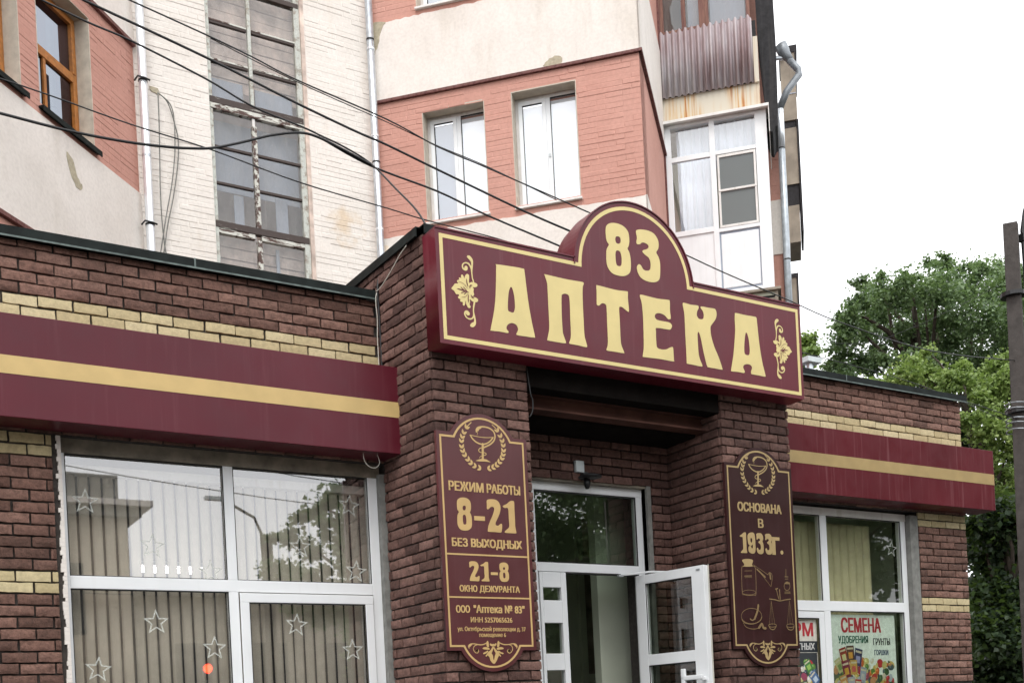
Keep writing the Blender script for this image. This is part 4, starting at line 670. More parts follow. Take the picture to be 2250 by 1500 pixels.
# ================================================================ SMALL THINGS ON THE FACADE
t = empty('wall_alarm', (5.56, 7.77, 3.82)); tag(t, 'small square pale grey alarm box on brick above the entrance door', 'alarm box')
bars('housing', [((5.52, 7.735, 3.765), (5.608, 7.77, 3.865))], 'box_grey', t, .008); bars('backplate', [((5.515, 7.762, 3.77), (5.545, 7.772, 3.87))], 'black', t, 0)
t = empty('wall_lamp', (5.60, 7.77, 3.71)); tag(t, 'dark round lamp fixture under the grey alarm box over the door', 'lamp')
MB().tube([(5.60, 7.77, 3.735), (5.60, 7.70, 3.735)], .03, 12).build('bracket', 'black', t)
MB().tube([(5.62, 7.68, 3.712), (5.62, 7.68, 3.722), (5.62, 7.68, 3.745)], [.10, .10, .03], 20).build('lamp_shade', 'black', t, True)
MB().tube([(5.60, 7.70, 3.70), (5.60, 7.70, 3.66), (5.60, 7.70, 3.62)], [.028, .03, .016], 10).build('lamp_head', 'black', t, True)

# blinds, lamps, stars
slabels = 'beige vertical blind strip hanging behind the left shop window'
vb = empty('vertical_blind', (2.5, 8.03, 3.5)); tag(vb, 'beige vertical slat blind hanging behind the large left shop window', 'blind')
rd = random.Random(9); x = 1.42
while x < 3.78:
    an = R(rd.uniform(-16, -4)); wv = .0335; zt = 3.50; zb = 1.0; tw = rd.uniform(-.004, .004)
    m = MB(); P = []
    for q in range(5):
        u = -1+q*.5; cx = u*wv; cy = .006*(1-u*u)
        for z, sh in ((zt, 0), (zb, tw)):
            P.append((x+cx*math.cos(an)+sh, 8.03+cx*math.sin(an)-cy, z))
    m.poly(P, [(2*q, 2*q+1, 2*q+3, 2*q+2) for q in range(4)], rd.random()); o = m.build('slat', 'slat', vb, True)
    sm = o.modifiers.new('t', 'SOLIDIFY'); sm.thickness = .0015
    x += .0835
t = empty('ceiling_lamp', (2.55, 9.6, 3.15)); tag(t, 'lit white tube lamp seen between the blind slats of left window', 'lamp')
MB().tube([(2.28, 9.5, 3.10), (2.80, 9.5, 3.10)], .025, 10).build('tube', 'lamp', t); bars('housing', [((2.24, 9.47, 3.13), (2.84, 9.53, 3.17))], 'pvc', t)
vc = empty('tan_blind', (9.1, 8.1, 3.5)); tag(vc, 'tan vertical slat blind behind the right shop window', 'blind')
x = 7.6
while x < 9.50:
    m = MB(); P = []
    for q in range(5):
        u = -1+q*.5
        for z in (3.56, .95): P.append((x+u*.058, 8.02-.014*(1-u*u), z))
    m.poly(P, [(2*q, 2*q+1, 2*q+3, 2*q+2) for q in range(4)], .5); o = m.build('slat', 'curtain_tan', vc, True); sm = o.modifiers.new('t', 'SOLIDIFY'); sm.thickness = .002
    x += .112
def star(x, z, r, y, rot, lab, wfrac=.16):
    m = MB(); n = 10; out = []; inn = []
    for i in range(n):
        a = math.pi/2+i*math.pi/5+rot; rr = r if i % 2 == 0 else r*.42
        out.append((x+rr*math.cos(a), z+rr*math.sin(a))); k = .74 if i % 2 == 0 else .74; inn.append((x+rr*k*math.cos(a), z+rr*k*math.sin(a)))
    V = [(p[0], y, p[1]) for p in out+inn]; V += [(p[0], p[1]+.001, p[2]) for p in V]
    m.poly(V, [(i, (i+1) % n, n+(i+1) % n, n+i) for i in range(n)]+[(2*n+i, 3*n+i, 3*n+(i+1) % n, 2*n+(i+1) % n) for i in range(n)])
    o = m.build('star_sticker', 'sticker'); tag(o, lab, 'sticker', 'star stickers on the shop windows')
for x, z, lab in ((1.57, 3.29, 'frosted star outline stuck at the upper left of the left window'), (2.0, 3.01, 'frosted star outline low in the middle of the upper left pane'),
    (2.40, 2.84, 'frosted star outline at the lower right corner of the upper left pane'), (3.49, 3.38, 'frosted star outline high in the upper right pane of the left window'),
    (2.0, 2.48, 'frosted star outline at the top middle of the lower left pane'), (2.40, 2.30, 'frosted star outline above the red reflection by the middle bar'),
    (3.02, 2.47, 'frosted star outline near the top middle of the opening sash'), (3.46, 2.28, 'frosted star outline at the right side of the opening sash'),
    (1.60, 2.16, 'frosted star outline at the bottom left of the lower left pane'), (3.08, 3.05, 'faint frosted star outline over the leafy reflection in the upper right pane'),
    (3.52, 2.88, 'frosted star outline at the lower right corner of the upper right pane'), (9.62, 3.31, 'frosted star outline in the upper pane of the right window')):
    star(x, z, .092, 7.8832, random.uniform(-.12, .12), lab)

# ---------------------------------------------------------------- posters
def poster(name, x0, x1, z0, z1, y, base, label):
    t = empty(name, ((x0+x1)/2, y, z0)); tag(t, label, 'poster'); box('sheet', (x0, y, z0), (x1, y+.002, z1), base, t); return t
yp = 7.894
pt = poster('seed_poster', 8.66, 9.62, 1.20, 2.615, yp, colour((.78, .86, .84)), 'pale seed poster with red heading and vegetables in the right window')
text_mesh('СЕМЕНА', (8.82, 2.435, 9.40, 2.585), yp-.001, colour((.50, .02, .05)), 'lettering', pt, .03, .0005)
text_mesh('УДОБРЕНИЯ', (8.765, 2.31, 9.20, 2.40), yp-.001, colour((.01, .13, .085)), 'lettering', pt, .02, .0005)
text_mesh('ГРУНТЫ', (9.28, 2.305, 9.535, 2.375), yp-.001, colour((.03, .03, .035)), 'lettering', pt, .02, .0005)
text_mesh('ГОРШКИ', (9.29, 2.20, 9.50, 2.255), yp-.001, colour((.03, .06, .16)), 'lettering', pt, .02, .0005)
rd = random.Random(12); pal = [(.55, .12, .02), (.45, .02, .03), (.10, .22, .04), (.04, .10, .03), (.62, .45, .12), (.30, .05, .10), (.65, .62, .5), (.05, .08, .10), (.5, .25, .12), (.42, .48, .55), (.55, .5, .2)]
def print_art(parent, x0, x1, z0, z1, n, rd, y, packs=()):
    byc = {}; k = 0
    def put(c, P):
        nonlocal k
        byc.setdefault(c, MB()).poly([(p[0], y-.0004-.000006*k, p[1]) for p in P], [tuple(range(len(P)))]); k += 1
    put((.10, .11, .07), [(x0, z0), (x1, z0), (x1, z0+(z1-z0)*.5), (x0+(x1-x0)*.5, z0+(z1-z0)*.66), (x0, z0+(z1-z0)*.72)])
    for i in range(n):
        cx = rd.uniform(x0+.03, x1-.03); cz = z0+(z1-z0)*rd.random()**1.1*(.95-.25*abs((cx-x0)/(x1-x0)-.5)); a, b = rd.uniform(.018, .05), rd.uniform(.018, .055); ro = rd.uniform(0, 3); c = rd.choice(pal)
        put(c, [(cx+a*math.cos(t*.6283)*math.cos(ro)-b*math.sin(t*.6283)*math.sin(ro), cz+a*math.cos(t*.6283)*math.sin(ro)+b*math.sin(t*.6283)*math.cos(ro)) for t in range(10)])
        if rd.random() < .6: cc = tuple(min(.8, v*1.8+.05) for v in c); put(cc, [(cx-.008+.4*a*math.cos(t*1.05), cz+.008+.4*b*math.sin(t*1.05)) for t in range(6)])
    for (px, pz, pw, ph, ro, c, c2) in packs:
        for (w_, h_, cc, dz) in ((pw, ph, c, 0), (pw*.55, ph*.4, c2, -ph*.12), (pw*.8, ph*.12, (.6, .55, .4), ph*.32)):
            cs, sn = math.cos(ro), math.sin(ro)
            put(cc, [(px+(u*w_/2)*cs-(v*h_/2+dz)*sn, pz+(u*w_/2)*sn+(v*h_/2+dz)*cs) for u, v in ((-1,-1),(1,-1),(1,1),(-1,1))])
    for c, mb in byc.items(): mb.build('printed_picture', colour(c), parent)['kind'] = 'stuff'
print_art(pt, 8.67, 9.61, 1.62, 2.19, 210, rd, yp, [(8.83, 2.20, .10, .16, .25, (.30, .03, .02), (.6, .6, .3)), (8.93, 2.22, .11, .16, .05, (.10, .04, .03), (.6, .3, .05)), (9.04, 2.18, .11, .18, -.2, (.04, .04, .12), (.3, .3, .5)),
    (8.76, 2.10, .09, .15, .5, (.5, .5, .25), (.2, .3, .1)), (8.86, 2.06, .11, .17, .2, (.20, .01, .05), (.6, .35, .05)), (8.97, 2.08, .10, .15, .0, (.55, .35, .08), (.6, .1, .1)), (9.10, 2.0, .09, .16, -.2, (.30, .35, .45), (.5, .5, .5)),
    (8.82, 1.93, .10, .15, .3, (.6, .3, .1), (.7, .6, .4)), (8.93, 1.9, .10, .16, .1, (.4, .4, .5), (.6, .6, .7)), (9.02, 1.88, .09, .15, -.1, (.5, .02, .03), (.7, .3, .2))])
pk = poster('animal_feed_poster', 7.72, 8.44, 1.20, 2.56, 7.874, colour((.62, .60, .52)), 'animal feed poster half hidden behind the right pier')
text_mesh('РМ', (8.13, 2.395, 8.385, 2.525), 7.873, colour((.42, .02, .03)), 'lettering', pk, .03, .0005)
box('band', (7.72, 7.8730, 2.235), (8.44, 7.8738, 2.345), colour((.02, .025, .03)), pk)
text_mesh('ТНЫХ', (8.165, 2.26, 8.40, 2.325), 7.8722, colour((.62, .62, .6)), 'lettering', pk, .03, .0005)
box('picture_ground', (7.73, 7.8731, 1.21), (8.43, 7.8739, 2.23), colour((.03, .035, .04)), pk)
print_art(pk, 7.73, 8.43, 1.60, 2.22, 150, random.Random(3), 7.8726, [(8.30, 2.10, .09, .12, .5, (.06, .2, .05), (.3, .5, .1)), (8.38, 1.98, .10, .14, .7, (.08, .15, .3), (.5, .6, .7))])

# ================================================================ FASCIAS, SIGN, PANELS
def fascia(name, x0, x1, z0, z1, mat, label, zg0=3.985, zg1=4.10):
    t = empty(name, ((x0+x1)/2, 7.7, z0)); tag(t, label, 'fascia board')
    m = MB(); m.box((x0, 7.53, z0), (x1, 7.775, z1)); m.build('box', mat, t, bevel=.004)
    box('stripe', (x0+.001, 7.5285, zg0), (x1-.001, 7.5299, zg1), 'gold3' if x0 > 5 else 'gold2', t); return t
fascia('fascia_box', -5, 3.79, 3.715, 4.365, 'maroon_left', 'long maroon fascia box with ochre stripe over the left shop window')
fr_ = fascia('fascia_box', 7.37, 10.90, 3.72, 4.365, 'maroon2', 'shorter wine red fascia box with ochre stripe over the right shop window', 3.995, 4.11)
sg = empty('pharmacy_sign', (5.58, 6.98, 4.35)); tag(sg, 'large maroon sign box with domed top reading 83 АПТЕКА in pale gold', 'sign')
SX0, SX1, SZ0, SZ1, CX, RD_ = 3.800, 7.368, 4.345, 5.150, 5.574, .578
def sign_outline(inset=0):
    x0, x1, z0, z1, r = SX0+inset, SX1-inset, SZ0+inset, SZ1-inset, RD_-inset
    cz = 5.095; a = math.asin(max(-1, min(1, (z1-cz)/r))); P = [(x0, z0), (x1, z0), (x1, z1)]
    for i in range(41):
        t = a+(math.pi-2*a)*i/40; P.append((CX+r*math.cos(t), cz+r*math.sin(t)))
    P.append((x0, z1)); return P
plate('sign_face', [sign_outline()], 'maroon', 6.88, .19, sg, False)
P = []
for i in range(41):
    t = math.pi*i/40; P.append((CX+(RD_-.006)*math.cos(t), 5.12+(RD_-.036)*math.sin(t)))
plate('dome_back', [[(CX+RD_-.002, 5.1), *P, (CX-RD_+.002, 5.1)]], 'maroon2', 7.072, .10, sg, False)
plate('border', [sign_outline(.030), sign_outline(.058)], 'gold', 6.8785, .0014, sg, False)
# thin tin rim over the top edges
m = MB(); yb = 6.972
for a, b in (((SX0, SZ1), (CX-.575, SZ1)), ((CX+.575, SZ1), (SX1, SZ1))): box('tin_cap', (a[0], 6.872, SZ1+.001), (b[0], 7.075, SZ1+.012), 'maroon', sg)
m = MB(); Pd = [(CX+(RD_+.004)*math.cos(math.pi*i/40*.985+.024), 5.095+(RD_+.004)*math.sin(math.pi*i/40*.985+.024)) for i in range(41)]
V = []
for q in (0, 1):
    for yy in (6.872, 7.075): V += [(CX+(p[0]-CX)*(1+.016*q), yy, 5.095+(p[1]-5.095)*(1+.016*q)) for p in Pd]
n_ = 41
m.poly(V, [(i, i+1, n_+i+1, n_+i) for i in range(40)]+[(2*n_+i, 3*n_+i, 3*n_+i+1, 2*n_+i+1) for i in range(40)]+[(i, 2*n_+i, 2*n_+i+1, i+1) for i in range(40)]+[(n_+i, n_+i+1, 3*n_+i+1, 3*n_+i) for i in range(40)])
m.build('dome_rim', 'maroon', sg)
for kx in ('A1', 'P', 'T', 'E', 'K', 'A2'): plate('letter', GL[kx], 'gold', 6.8780, .0018, sg)
for kx in ('8', '3'): plate('digit', GL[kx], 'gold', 6.8780, .0018, sg)
dark = M['maroon']
def ornament(mir):
    tf = (lambda p: (11.166-p[0]-.012, p[1])) if mir else None
    o = plate('ornament', [ORNS['leaf']], 'gold', 6.8780, .0018, sg, tf=tf)
    plate('scroll', [ORNS['stem1']], 'gold', 6.8779, .0016, o, tf=tf); plate('scroll', [ORNS['stem2']], 'gold', 6.8779, .0016, o, tf=tf)
    s_ = Strokes(6.8765); f = tf or (lambda p: p)
    for L, wd in (([(3.955, 4.747), (4.01, 4.742), (4.05, 4.735)], .009), ([(3.985, 4.765), (4.0, 4.752), (4.02, 4.742)], .006), ([(4.005, 4.768), (4.02, 4.755), (4.035, 4.742)], .006), ([(3.985, 4.72), (4.005, 4.73), (4.025, 4.738)], .006), ([(4.01, 4.712), (4.02, 4.725), (4.035, 4.735)], .006),
        ([(4.035, 4.83), (4.038, 4.80), (4.045, 4.775)], .007), ([(4.045, 4.66), (4.042, 4.69), (4.046, 4.72)], .007), ([(4.06, 4.765), (4.063, 4.785), (4.08, 4.79)], .008), ([(4.065, 4.72), (4.075, 4.705), (4.09, 4.70)], .007),
        ([(3.965, 4.80), (4.01, 4.79), (4.045, 4.755)], .003), ([(3.985, 4.69), (4.02, 4.70), (4.045, 4.73)], .003)):
        s_.stroke([f(p) for p in L], wd, True)
    s_.m.build('vein', 'maroon', o)
ornament(False); ornament(True)

def panel(name, x0, x1, y, label, bm='maroon_panel', gm='gold_panel'):
    t = empty(name, ((x0+x1)/2, y+.01, 2.05)); tag(t, label, 'sign')
    cx = (x0+x1)/2; hw = .262; 
    def outl(i):
        a, b = x0+i, x1-i; zt, zb = 3.774-i, 2.200+i; h = hw-i*.75; top = 3.925-i; bot = 2.046+i; P = [(a, zb)]
        rB = (h*h+(zb-bot)**2)/(2*(zb-bot)); czB = bot+rB; a0 = math.asin(h/rB)
        for k in range(19): q = -a0+2*a0*k/18; P.append((cx+rB*math.sin(q), czB-rB*math.cos(q)))
        P.append((b, zb)); P.append((b, zt))
        rT = (h*h+(top-zt)**2)/(2*(top-zt)); czT = top-rT; a0 = math.asin(h/rT)
        for k in range(19): q = a0-2*a0*k/18; P.append((cx+rT*math.sin(q), czT+rT*math.cos(q)))
        P.append((a, zt)); return P
    plate('board', [outl(0)], bm, y, .025, t, False); plate('border', [outl(.026), outl(.040)], gm, y-.0015, .0014, t, False); return t
PY = 7.035
def norm(key):
    L = GL[key]; xs = [p[0] for p in L[0]]; zs = [p[1] for p in L[0]]; a, b, c, d = min(xs), min(zs), max(xs), max(zs)
    return lambda bb: (lambda p: (bb[0]+(p[0]-a)/(c-a)*(bb[2]-bb[0]), bb[1]+(p[1]-b)/(d-b)*(bb[3]-bb[1])))
def glyph(key, bb, parent, mat='gold_panel'): plate('digit', GL[key], mat, PY-.0016, .0015, parent, tf=norm(key)(bb))
def emblem(parent, dx, sx=1.0, dz=0.0, mat='gold_panel'):
    s_ = Strokes(PY-.0008); f = lambda p: (4.19+(p[0]-4.19)*sx+dx, p[1]+dz)
    for L, wd in EMB['CH']: s_.stroke([f(p) for p in L], wd)
    s_.poly([f(p) for p in EMB['BASE']]); o = s_.m.build('bowl_and_snake', mat, parent)
    for ch, side in ((EMB['LW'], 1), (EMB['RW'], -1)):
        s_ = Strokes(PY-.0008); n = len(ch)
        for i in range(n):
            a = Vector(ch[min(i+1, n-1)]); b = Vector(ch[max(i-1, 0)]); an = math.atan2(b.y-a.y, b.x-a.x); c = f(ch[i]); c = (c[0]-math.cos(an)*.012, c[1]-math.sin(an)*.012)
            s_.leaf(c, an+.55, .040, .019); s_.leaf(c, an-.55, .040, .019)
        s_.m.build('wreath_branch', mat, parent)
def bottom_orn(parent, dx, mat='gold_panel'):
    s_ = Strokes(PY-.0008); f = lambda p: (p[0]+dx, p[1])
    for L, wd in EMB['ORN']: s_.stroke([f(p) for p in L], wd, wd > .0135 and len(L) == 3)
    o = s_.m.build('flourish', mat, parent)
    plate('flourish_leaf', [EMB['LEAF'][0], EMB['LEAF'][1]], mat, PY-.0026, .001, parent, tf=f)
p1 = panel('opening_hours_sign', 3.812, 4.574, PY, 'maroon board with opening hours 8-21 on the left entrance pier')
emblem(p1, 0); bottom_orn(p1, 0); GP = 'gold_panel'; ty = PY-.0003
text_mesh('РЕЖИМ', (3.896, 3.352, 4.180, 3.419), ty, GP, 'lettering', p1, .035, .0015); text_mesh('РАБОТЫ', (4.212, 3.352, 4.495, 3.419), ty, GP, 'lettering', p1, .035, .0015)
glyph('8', (3.951, 3.066, 4.071, 3.305), p1); glyph('2', (4.202, 3.067, 4.326, 3.307), p1); glyph('1', (4.341, 3.067, 4.447, 3.307), p1)
box('dash', (4.092, PY-.0016, 3.145), (4.182, PY-.0001, 3.177), GP, p1)
text_mesh('БЕЗ', (3.899, 2.950, 4.025, 3.011), ty, GP, 'lettering', p1, .035, .0015); text_mesh('ВЫХОДНЫХ', (4.057, 2.938, 4.488, 3.011), ty, GP, 'lettering', p1, .035, .0015)
box('divider', (3.852, PY-.0012, 2.888), (4.534, PY-.0001, 2.900), GP, p1)
glyph('2', (4.030, 2.703, 4.112, 2.846), p1); glyph('1', (4.124, 2.704, 4.194, 2.846), p1); glyph('8', (4.283, 2.704, 4.363, 2.847), p1)
box('dash', (4.209, PY-.0016, 2.752), (4.268, PY-.0001, 2.772), GP, p1)
text_mesh('ОКНО', (3.943, 2.625, 4.086, 2.672), ty, GP, 'lettering', p1, .03, .0015); text_mesh('ДЕЖУРАНТА', (4.109, 2.617, 4.450, 2.672), ty, GP, 'lettering', p1, .03, .0015)
box('divider', (3.852, PY-.0012, 2.579), (4.534, PY-.0001, 2.590), GP, p1)
text_mesh('ООО', (3.905, 2.473, 4.016, 2.526), ty, GP, 'lettering', p1, .03, .0015); text_mesh('"Аптека № 83"', (4.051, 2.473, 4.483, 2.530), ty, GP, 'lettering', p1, .03, .0015)
text_mesh('ИНН 5257065626', (4.021, 2.404, 4.372, 2.442), ty, GP, 'lettering', p1, .02, .0015)
text_mesh('ул. Октябрьской революции д. 37', (3.908, 2.332, 4.485, 2.374), ty, GP, 'lettering', p1, .012, .0015)
text_mesh('помещение 6', (4.085, 2.292, 4.310, 2.328), ty, GP, 'lettering', p1, .015, .0015)
p2 = panel('history_sign', 6.545, 7.325, PY, 'shade-toned maroon board with year 1933 and apothecary drawings on the right entrance pier', 'panel_shaded', 'gold_shaded')
GP = 'gold_shaded'; emblem(p2, 2.732, 1.03, .012, GP); bottom_orn(p2, 2.742, GP)
text_mesh('ОСНОВАНА', (6.674, 3.370, 7.179, 3.447), ty, GP, 'lettering', p2, .04, .0015); text_mesh('В', (6.900, 3.239, 6.958, 3.315), ty, GP, 'lettering', p2, .03, .0015)
for kx, bb in (('1', (6.680, 3.014, 6.756, 3.190)), ('9', (6.768, 3.012, 6.855, 3.192)), ('3', (6.868, 3.012, 6.950, 3.192)), ('3', (6.970, 3.012, 7.052, 3.192))): glyph(kx, bb, p2, GP)
text_mesh('г', (7.060, 3.016, 7.130, 3.162), ty, GP, 'lettering', p2, .05, .0015)
s_ = Strokes(PY-.0008); s_.poly([(7.164+.018*math.cos(q*.524), 3.036+.018*math.sin(q*.524)) for q in range(12)]); s_.m.build('dot', GP, p2)
s_ = Strokes(PY-.0008)
for L, wd in EMB['CHEM']: s_.stroke(L, wd)
s_.m.build('apothecary_drawing', 'gold_dim', p2); plate('stopper_drawing', [EMB['STOP']], 'gold_shaded', PY-.0024, .001, p2)
# ================================================================ APARTMENT BUILDING BEHIND
apt = empty('apartment_building', (6, 15.3, 0)); tag(apt, 'tall old cream and pink apartment building behind the pharmacy', 'building')
P0 = Vector((3.95, 15.3, 0)); P1 = Vector((7.51, 15.3, 0))
fS = frame(P0, 0); fL = frame(P0, R(44)); fR = frame(P1, R(-46))
P2 = Vector(fR(4.03, 0)); P2.z = 0; fN = frame(P2, R(44))
ZT = 18.0
# stair bay, cream painted brick
SWH = (1.02, 2.49, 5.0, 17.2)
wall_panel(fS, 0, 3.56, 0, ZT, .45, [SWH], 'stair_wall', 'white_wall', apt)
relief(fS, .0, 3.56, 7.6, 13.6, [SWH], 'painted_brickwork', 'white_wall', apt, d=.0042, seed=5)
# left wing and right wing
WLs = [(-2.04, -.98, 9.20, 10.86), (-3.55, -2.36, 9.20, 10.86), (-2.04, -.98, 12.7, 14.3), (-3.55, -2.36, 12.7, 14.3)]
wall_panel(fL, -7, 0, 0, ZT, .45, WLs, 'left_wing_wall', 'pink_wall', apt)
relief(fL, -4.2, 0, 9.08, 11.06, WLs, 'painted_brickwork', 'pink_wall', apt, d=.0038, seed=6)
fbars(fL, [((-7, 7.62, 0), (0, 9.075, .022)), ((-7, 11.10, 0), (0, 12.6, .022))], 'plaster_band', 'white_plaster', apt, 0)
fbars(fL, [((-7, 7.56, 0), (0, 7.615, .055)), ((-7, 11.05, 0), (0, 11.10, .055))], 'moulding', 'moulding', apt, .006)
W1 = (.755, 1.72, 9.25, 10.93); W2 = (2.13, 3.10, 9.25, 10.95); W3 = (.745, 1.70, 12.47, 14.2); W4 = (2.13, 3.10, 12.47, 14.2)
wall_panel(fR, 0, 4.03, 0, ZT, .45, [W1, W2, W3, W4], 'right_wing_wall', 'pink_wall', apt)
relief(fR, 0, 4.03, 9.13, 11.16, [W1, W2], 'painted_brickwork', 'pink_wall', apt, d=.0038, seed=7)
relief(fR, 0, 4.03, 12.37, 14.2, [W3, W4], 'painted_brickwork', 'pink_wall', apt, d=.0038, seed=8)
def ragged_band(fr, s0, s1, z0, z1, seed, name='plaster_band', e0=.012, e1=.012, off=.02):
    rd = random.Random(seed); m = MB(); n = max(4, int((s1-s0)/.07)); A = [z0+rd.uniform(-e0, e0) for _ in range(n+1)]; Bz = [z1+rd.uniform(-e1, e1) for _ in range(n+1)]
    V = []
    for o_ in (off, -.01):
        for i in range(n+1): V += [fr(s0+(s1-s0)*i/n, A[i], o_), fr(s0+(s1-s0)*i/n, Bz[i], o_)]
    k = 2*(n+1); Fc = []
    for i in range(n): Fc += [(2*i, 2*i+2, 2*i+3, 2*i+1), (2*i, k+2*i, k+2*i+2, 2*i+2), (2*i+1, 2*i+3, k+2*i+3, k+2*i+1)]
    Fc += [(0, 1, k+1, k), (2*n, k+2*n, k+2*n+1, 2*n+1)]
    m.poly(V, Fc); return m.build(name, 'white_plaster', apt)
ragged_band(fR, 0, 4.052, 7.6, 9.125, 1, e0=0)
ragged_band(fR, 0, 4.052, 11.20, 12.36, 2, e0=.002)
fbars(fR, [((0, 11.155, 0), (4.07, 11.20, .045))], 'moulding', 'moulding', apt, .006)
# return wall right of the corner
wall_panel(fN, 0, 3.08, 0, ZT, .45, [], 'return_wall', 'pink_wall', apt)
fbars(fN, [((-.02, 11.20, 0), (3.05, 12.9, .022))], 'plaster_band', 'white_plaster', apt, 0); fbars(fN, [((-.02, 7.6, 0), (.75, 9.12, .022))], 'plaster_band', 'white_plaster', apt, 0)
fbars(fN, [((-.05, 11.155, 0), (3.08, 11.20, .05)), ((3.0, 6, 0), (3.08, 11.155, .03)), ((3.02, 12.9, 0), (3.08, 15, .03))], 'moulding', 'moulding', apt, .004)
# bare patches, stain
def blotch(fr, pts, off, name, mat):
    Q = cat_rom(pts, 3); rd = random.Random(len(pts)); Q = [(a+rd.uniform(-.012, .012), b+rd.uniform(-.012, .012)) for a, b in Q]
    MB().poly([fr(a, b, off) for a, b in Q]+[fr(a, b, off-.02) for a, b in Q], [tuple(range(len(Q)))]+[(i, (i+1) % len(Q), len(Q)+(i+1) % len(Q), len(Q)+i) for i in range(len(Q))]).build(name, mat, apt)
blotch(fL, [(-1.60, 8.85), (-1.50, 8.83), (-1.44, 8.72), (-1.38, 8.62), (-1.31, 8.57), (-1.37, 8.50), (-1.48, 8.54), (-1.57, 8.66)], .0262, 'bare_patch', 'patch')
blotch(fR, [(.0, 12.36), (.26, 12.35), (.20, 12.28), (.14, 12.1), (.08, 11.95), (.02, 11.9)], .0242, 'bare_patch', 'patch')
blotch(fR, [(2.66, 11.21), (2.90, 11.21), (2.92, 11.29), (2.84, 11.34), (2.74, 11.31), (2.66, 11.26)], .0242, 'bare_patch', 'patch')
blotch(fR, [(0, 7.6+1.4), (.12, 9.0), (.10, 8.8), (.02, 8.7)], .0242, 'bare_patch', 'stain')
blotch(fS, [(.20, 10.59), (.30, 10.57), (.33, 10.49), (.22, 10.52)], .0145, 'bare_patch', 'patch')

# stairwell glazing with old peeling frame
sw = fbars(fS, [((1.02, 5, -.10), (1.075, 17.2, -.02)), ((2.345, 5, -.10), (2.43, 17.2, -.02))], 'stair_window_frame', 'old_white', apt, .006)
fbars(fS, [((2.43, 5, -.06), (2.49, 17.2, .004))], 'jamb_board', 'grey_render' if False else 'board', sw, .004)
fbars(fS, [((1.00, 5, -.12), (1.025, 17.2, -.002))], 'jamb_board', 'old_white', sw, .003)
mids = [(8.93, 8.84), (10.70, 10.52), (12.40, 12.25)]
for i, (a, b) in enumerate(((8.945, 8.85), (10.69, 10.60), (12.36, 12.29), (14.1, 14.0))):
    fbars(fS, [((1.03, b, -.105), (2.42, a, -.015))], 'main_rail', 'peel_bh', sw, .006)
for q_ in (((1.06, 8.775, -.10), (1.60, 8.845, -.022)), ((1.70, 8.775, -.10), (2.36, 8.845, -.022)), ((1.04, 10.515, -.10), (2.40, 10.595, -.012))): fbars(fS, [q_], 'casement_rail', 'peel_h', sw, .005)
fbars(fS, [((1.075, 5, -.09), (1.62, 5.1, -.03))], 'casement_rail', 'peel', sw, .005)
for z in (9.475, 9.985, 11.185, 11.74, 12.8, 13.3, 8.3, 7.8):
    for xa_, xb_ in ((1.075, 1.62), (1.70, 2.345)): fbars(fS, [((xa_, z, -.085), (xb_, z+.034, -.035))], 'glazing_bar', 'peel_bh', sw, .003)
    for xa_, xb_ in (((1.075, 1.62), (1.70, 2.345)) if z > 10.6 else ()): fbars(fS, [((xa_, z+.034, -.075), (xb_, z+.056, -.030))], 'glazing_bar', 'peel_h', sw, .002)
for a, b, mt in ((5, 8.77, 'peel'), (8.95, 10.40, 'peel'), (10.70, 12.28, 'old_white'), (12.37, 14.0, 'old_white')):
    fbars(fS, [((1.635, a, -.095), (1.70, b, -.022) if b < 10.5 else (1.685, b, -.03))], 'mullion', mt, sw, .005)
fbars(fS, [((1.64, 10.40, -.08), (1.68, 10.51, -.03))], 'mullion', 'pvc_old', sw, 0)
for a, b in ((1.075, 1.636), (1.70, 2.345)):
    lo = 5.0
    for zz in (7.8, 8.3, 8.81, 9.49, 10.0, 10.60, 11.2, 11.75, 12.33, 12.81, 13.31, 14.1):
        tl = random.uniform(-.006, .006); f2 = (lambda tl: (lambda s, z, o=0: fS(s, z, o+tl*(z-9))))(tl)
        m = MB(); m.fbox(fS, (a, lo, -.062), (b, zz, -.058)); m.build('pane', 'glass_old', sw); lo = zz
# things seen behind the dusty glass: landings, boards, inner frames
rm = MB(); rm.fbox(fS, (.8, 5, -2.6), (2.8, 17, -2.5)); rm.fbox(fS, (.7, 5, -2.5), (.8, 17, -.46)); rm.fbox(fS, (2.7, 5, -2.5), (2.8, 17, -.46)); rm.build('stairwell', 'stair_room', apt)
bd = MB(); rd = random.Random(2)
for z in [12.2-.16*i for i in range(9)]: bd.fbox(fS, (1.03, z, -.20), (2.42, z+.148+rd.uniform(-.012, .002), -.17-rd.uniform(0, .02)), rd.random())
for z in [9.0-.16*i for i in range(9)]: bd.fbox(fS, (1.03, z-.16, -.24), (2.42, z-.015, -.21-rd.uniform(0, .02)), rd.random())
bd.build('boarding', 'board', apt)
fbars(fS, [((1.1, 10.62, -.16), (1.56, 11.02, -.14)), ((1.74, 10.62, -.16), (2.30, 11.0, -.14)), ((1.36, 8.95, -.18), (1.50, 9.42, -.16)), ((1.98, 8.95, -.18), (2.16, 9.5, -.16)), ((1.95, 8.0, -.18), (2.0, 8.75, -.16)), ((1.1, 9.5, -.3), (2.4, 10.5, -.28))], 'inner_screen', 'blind_grey', apt, 0)

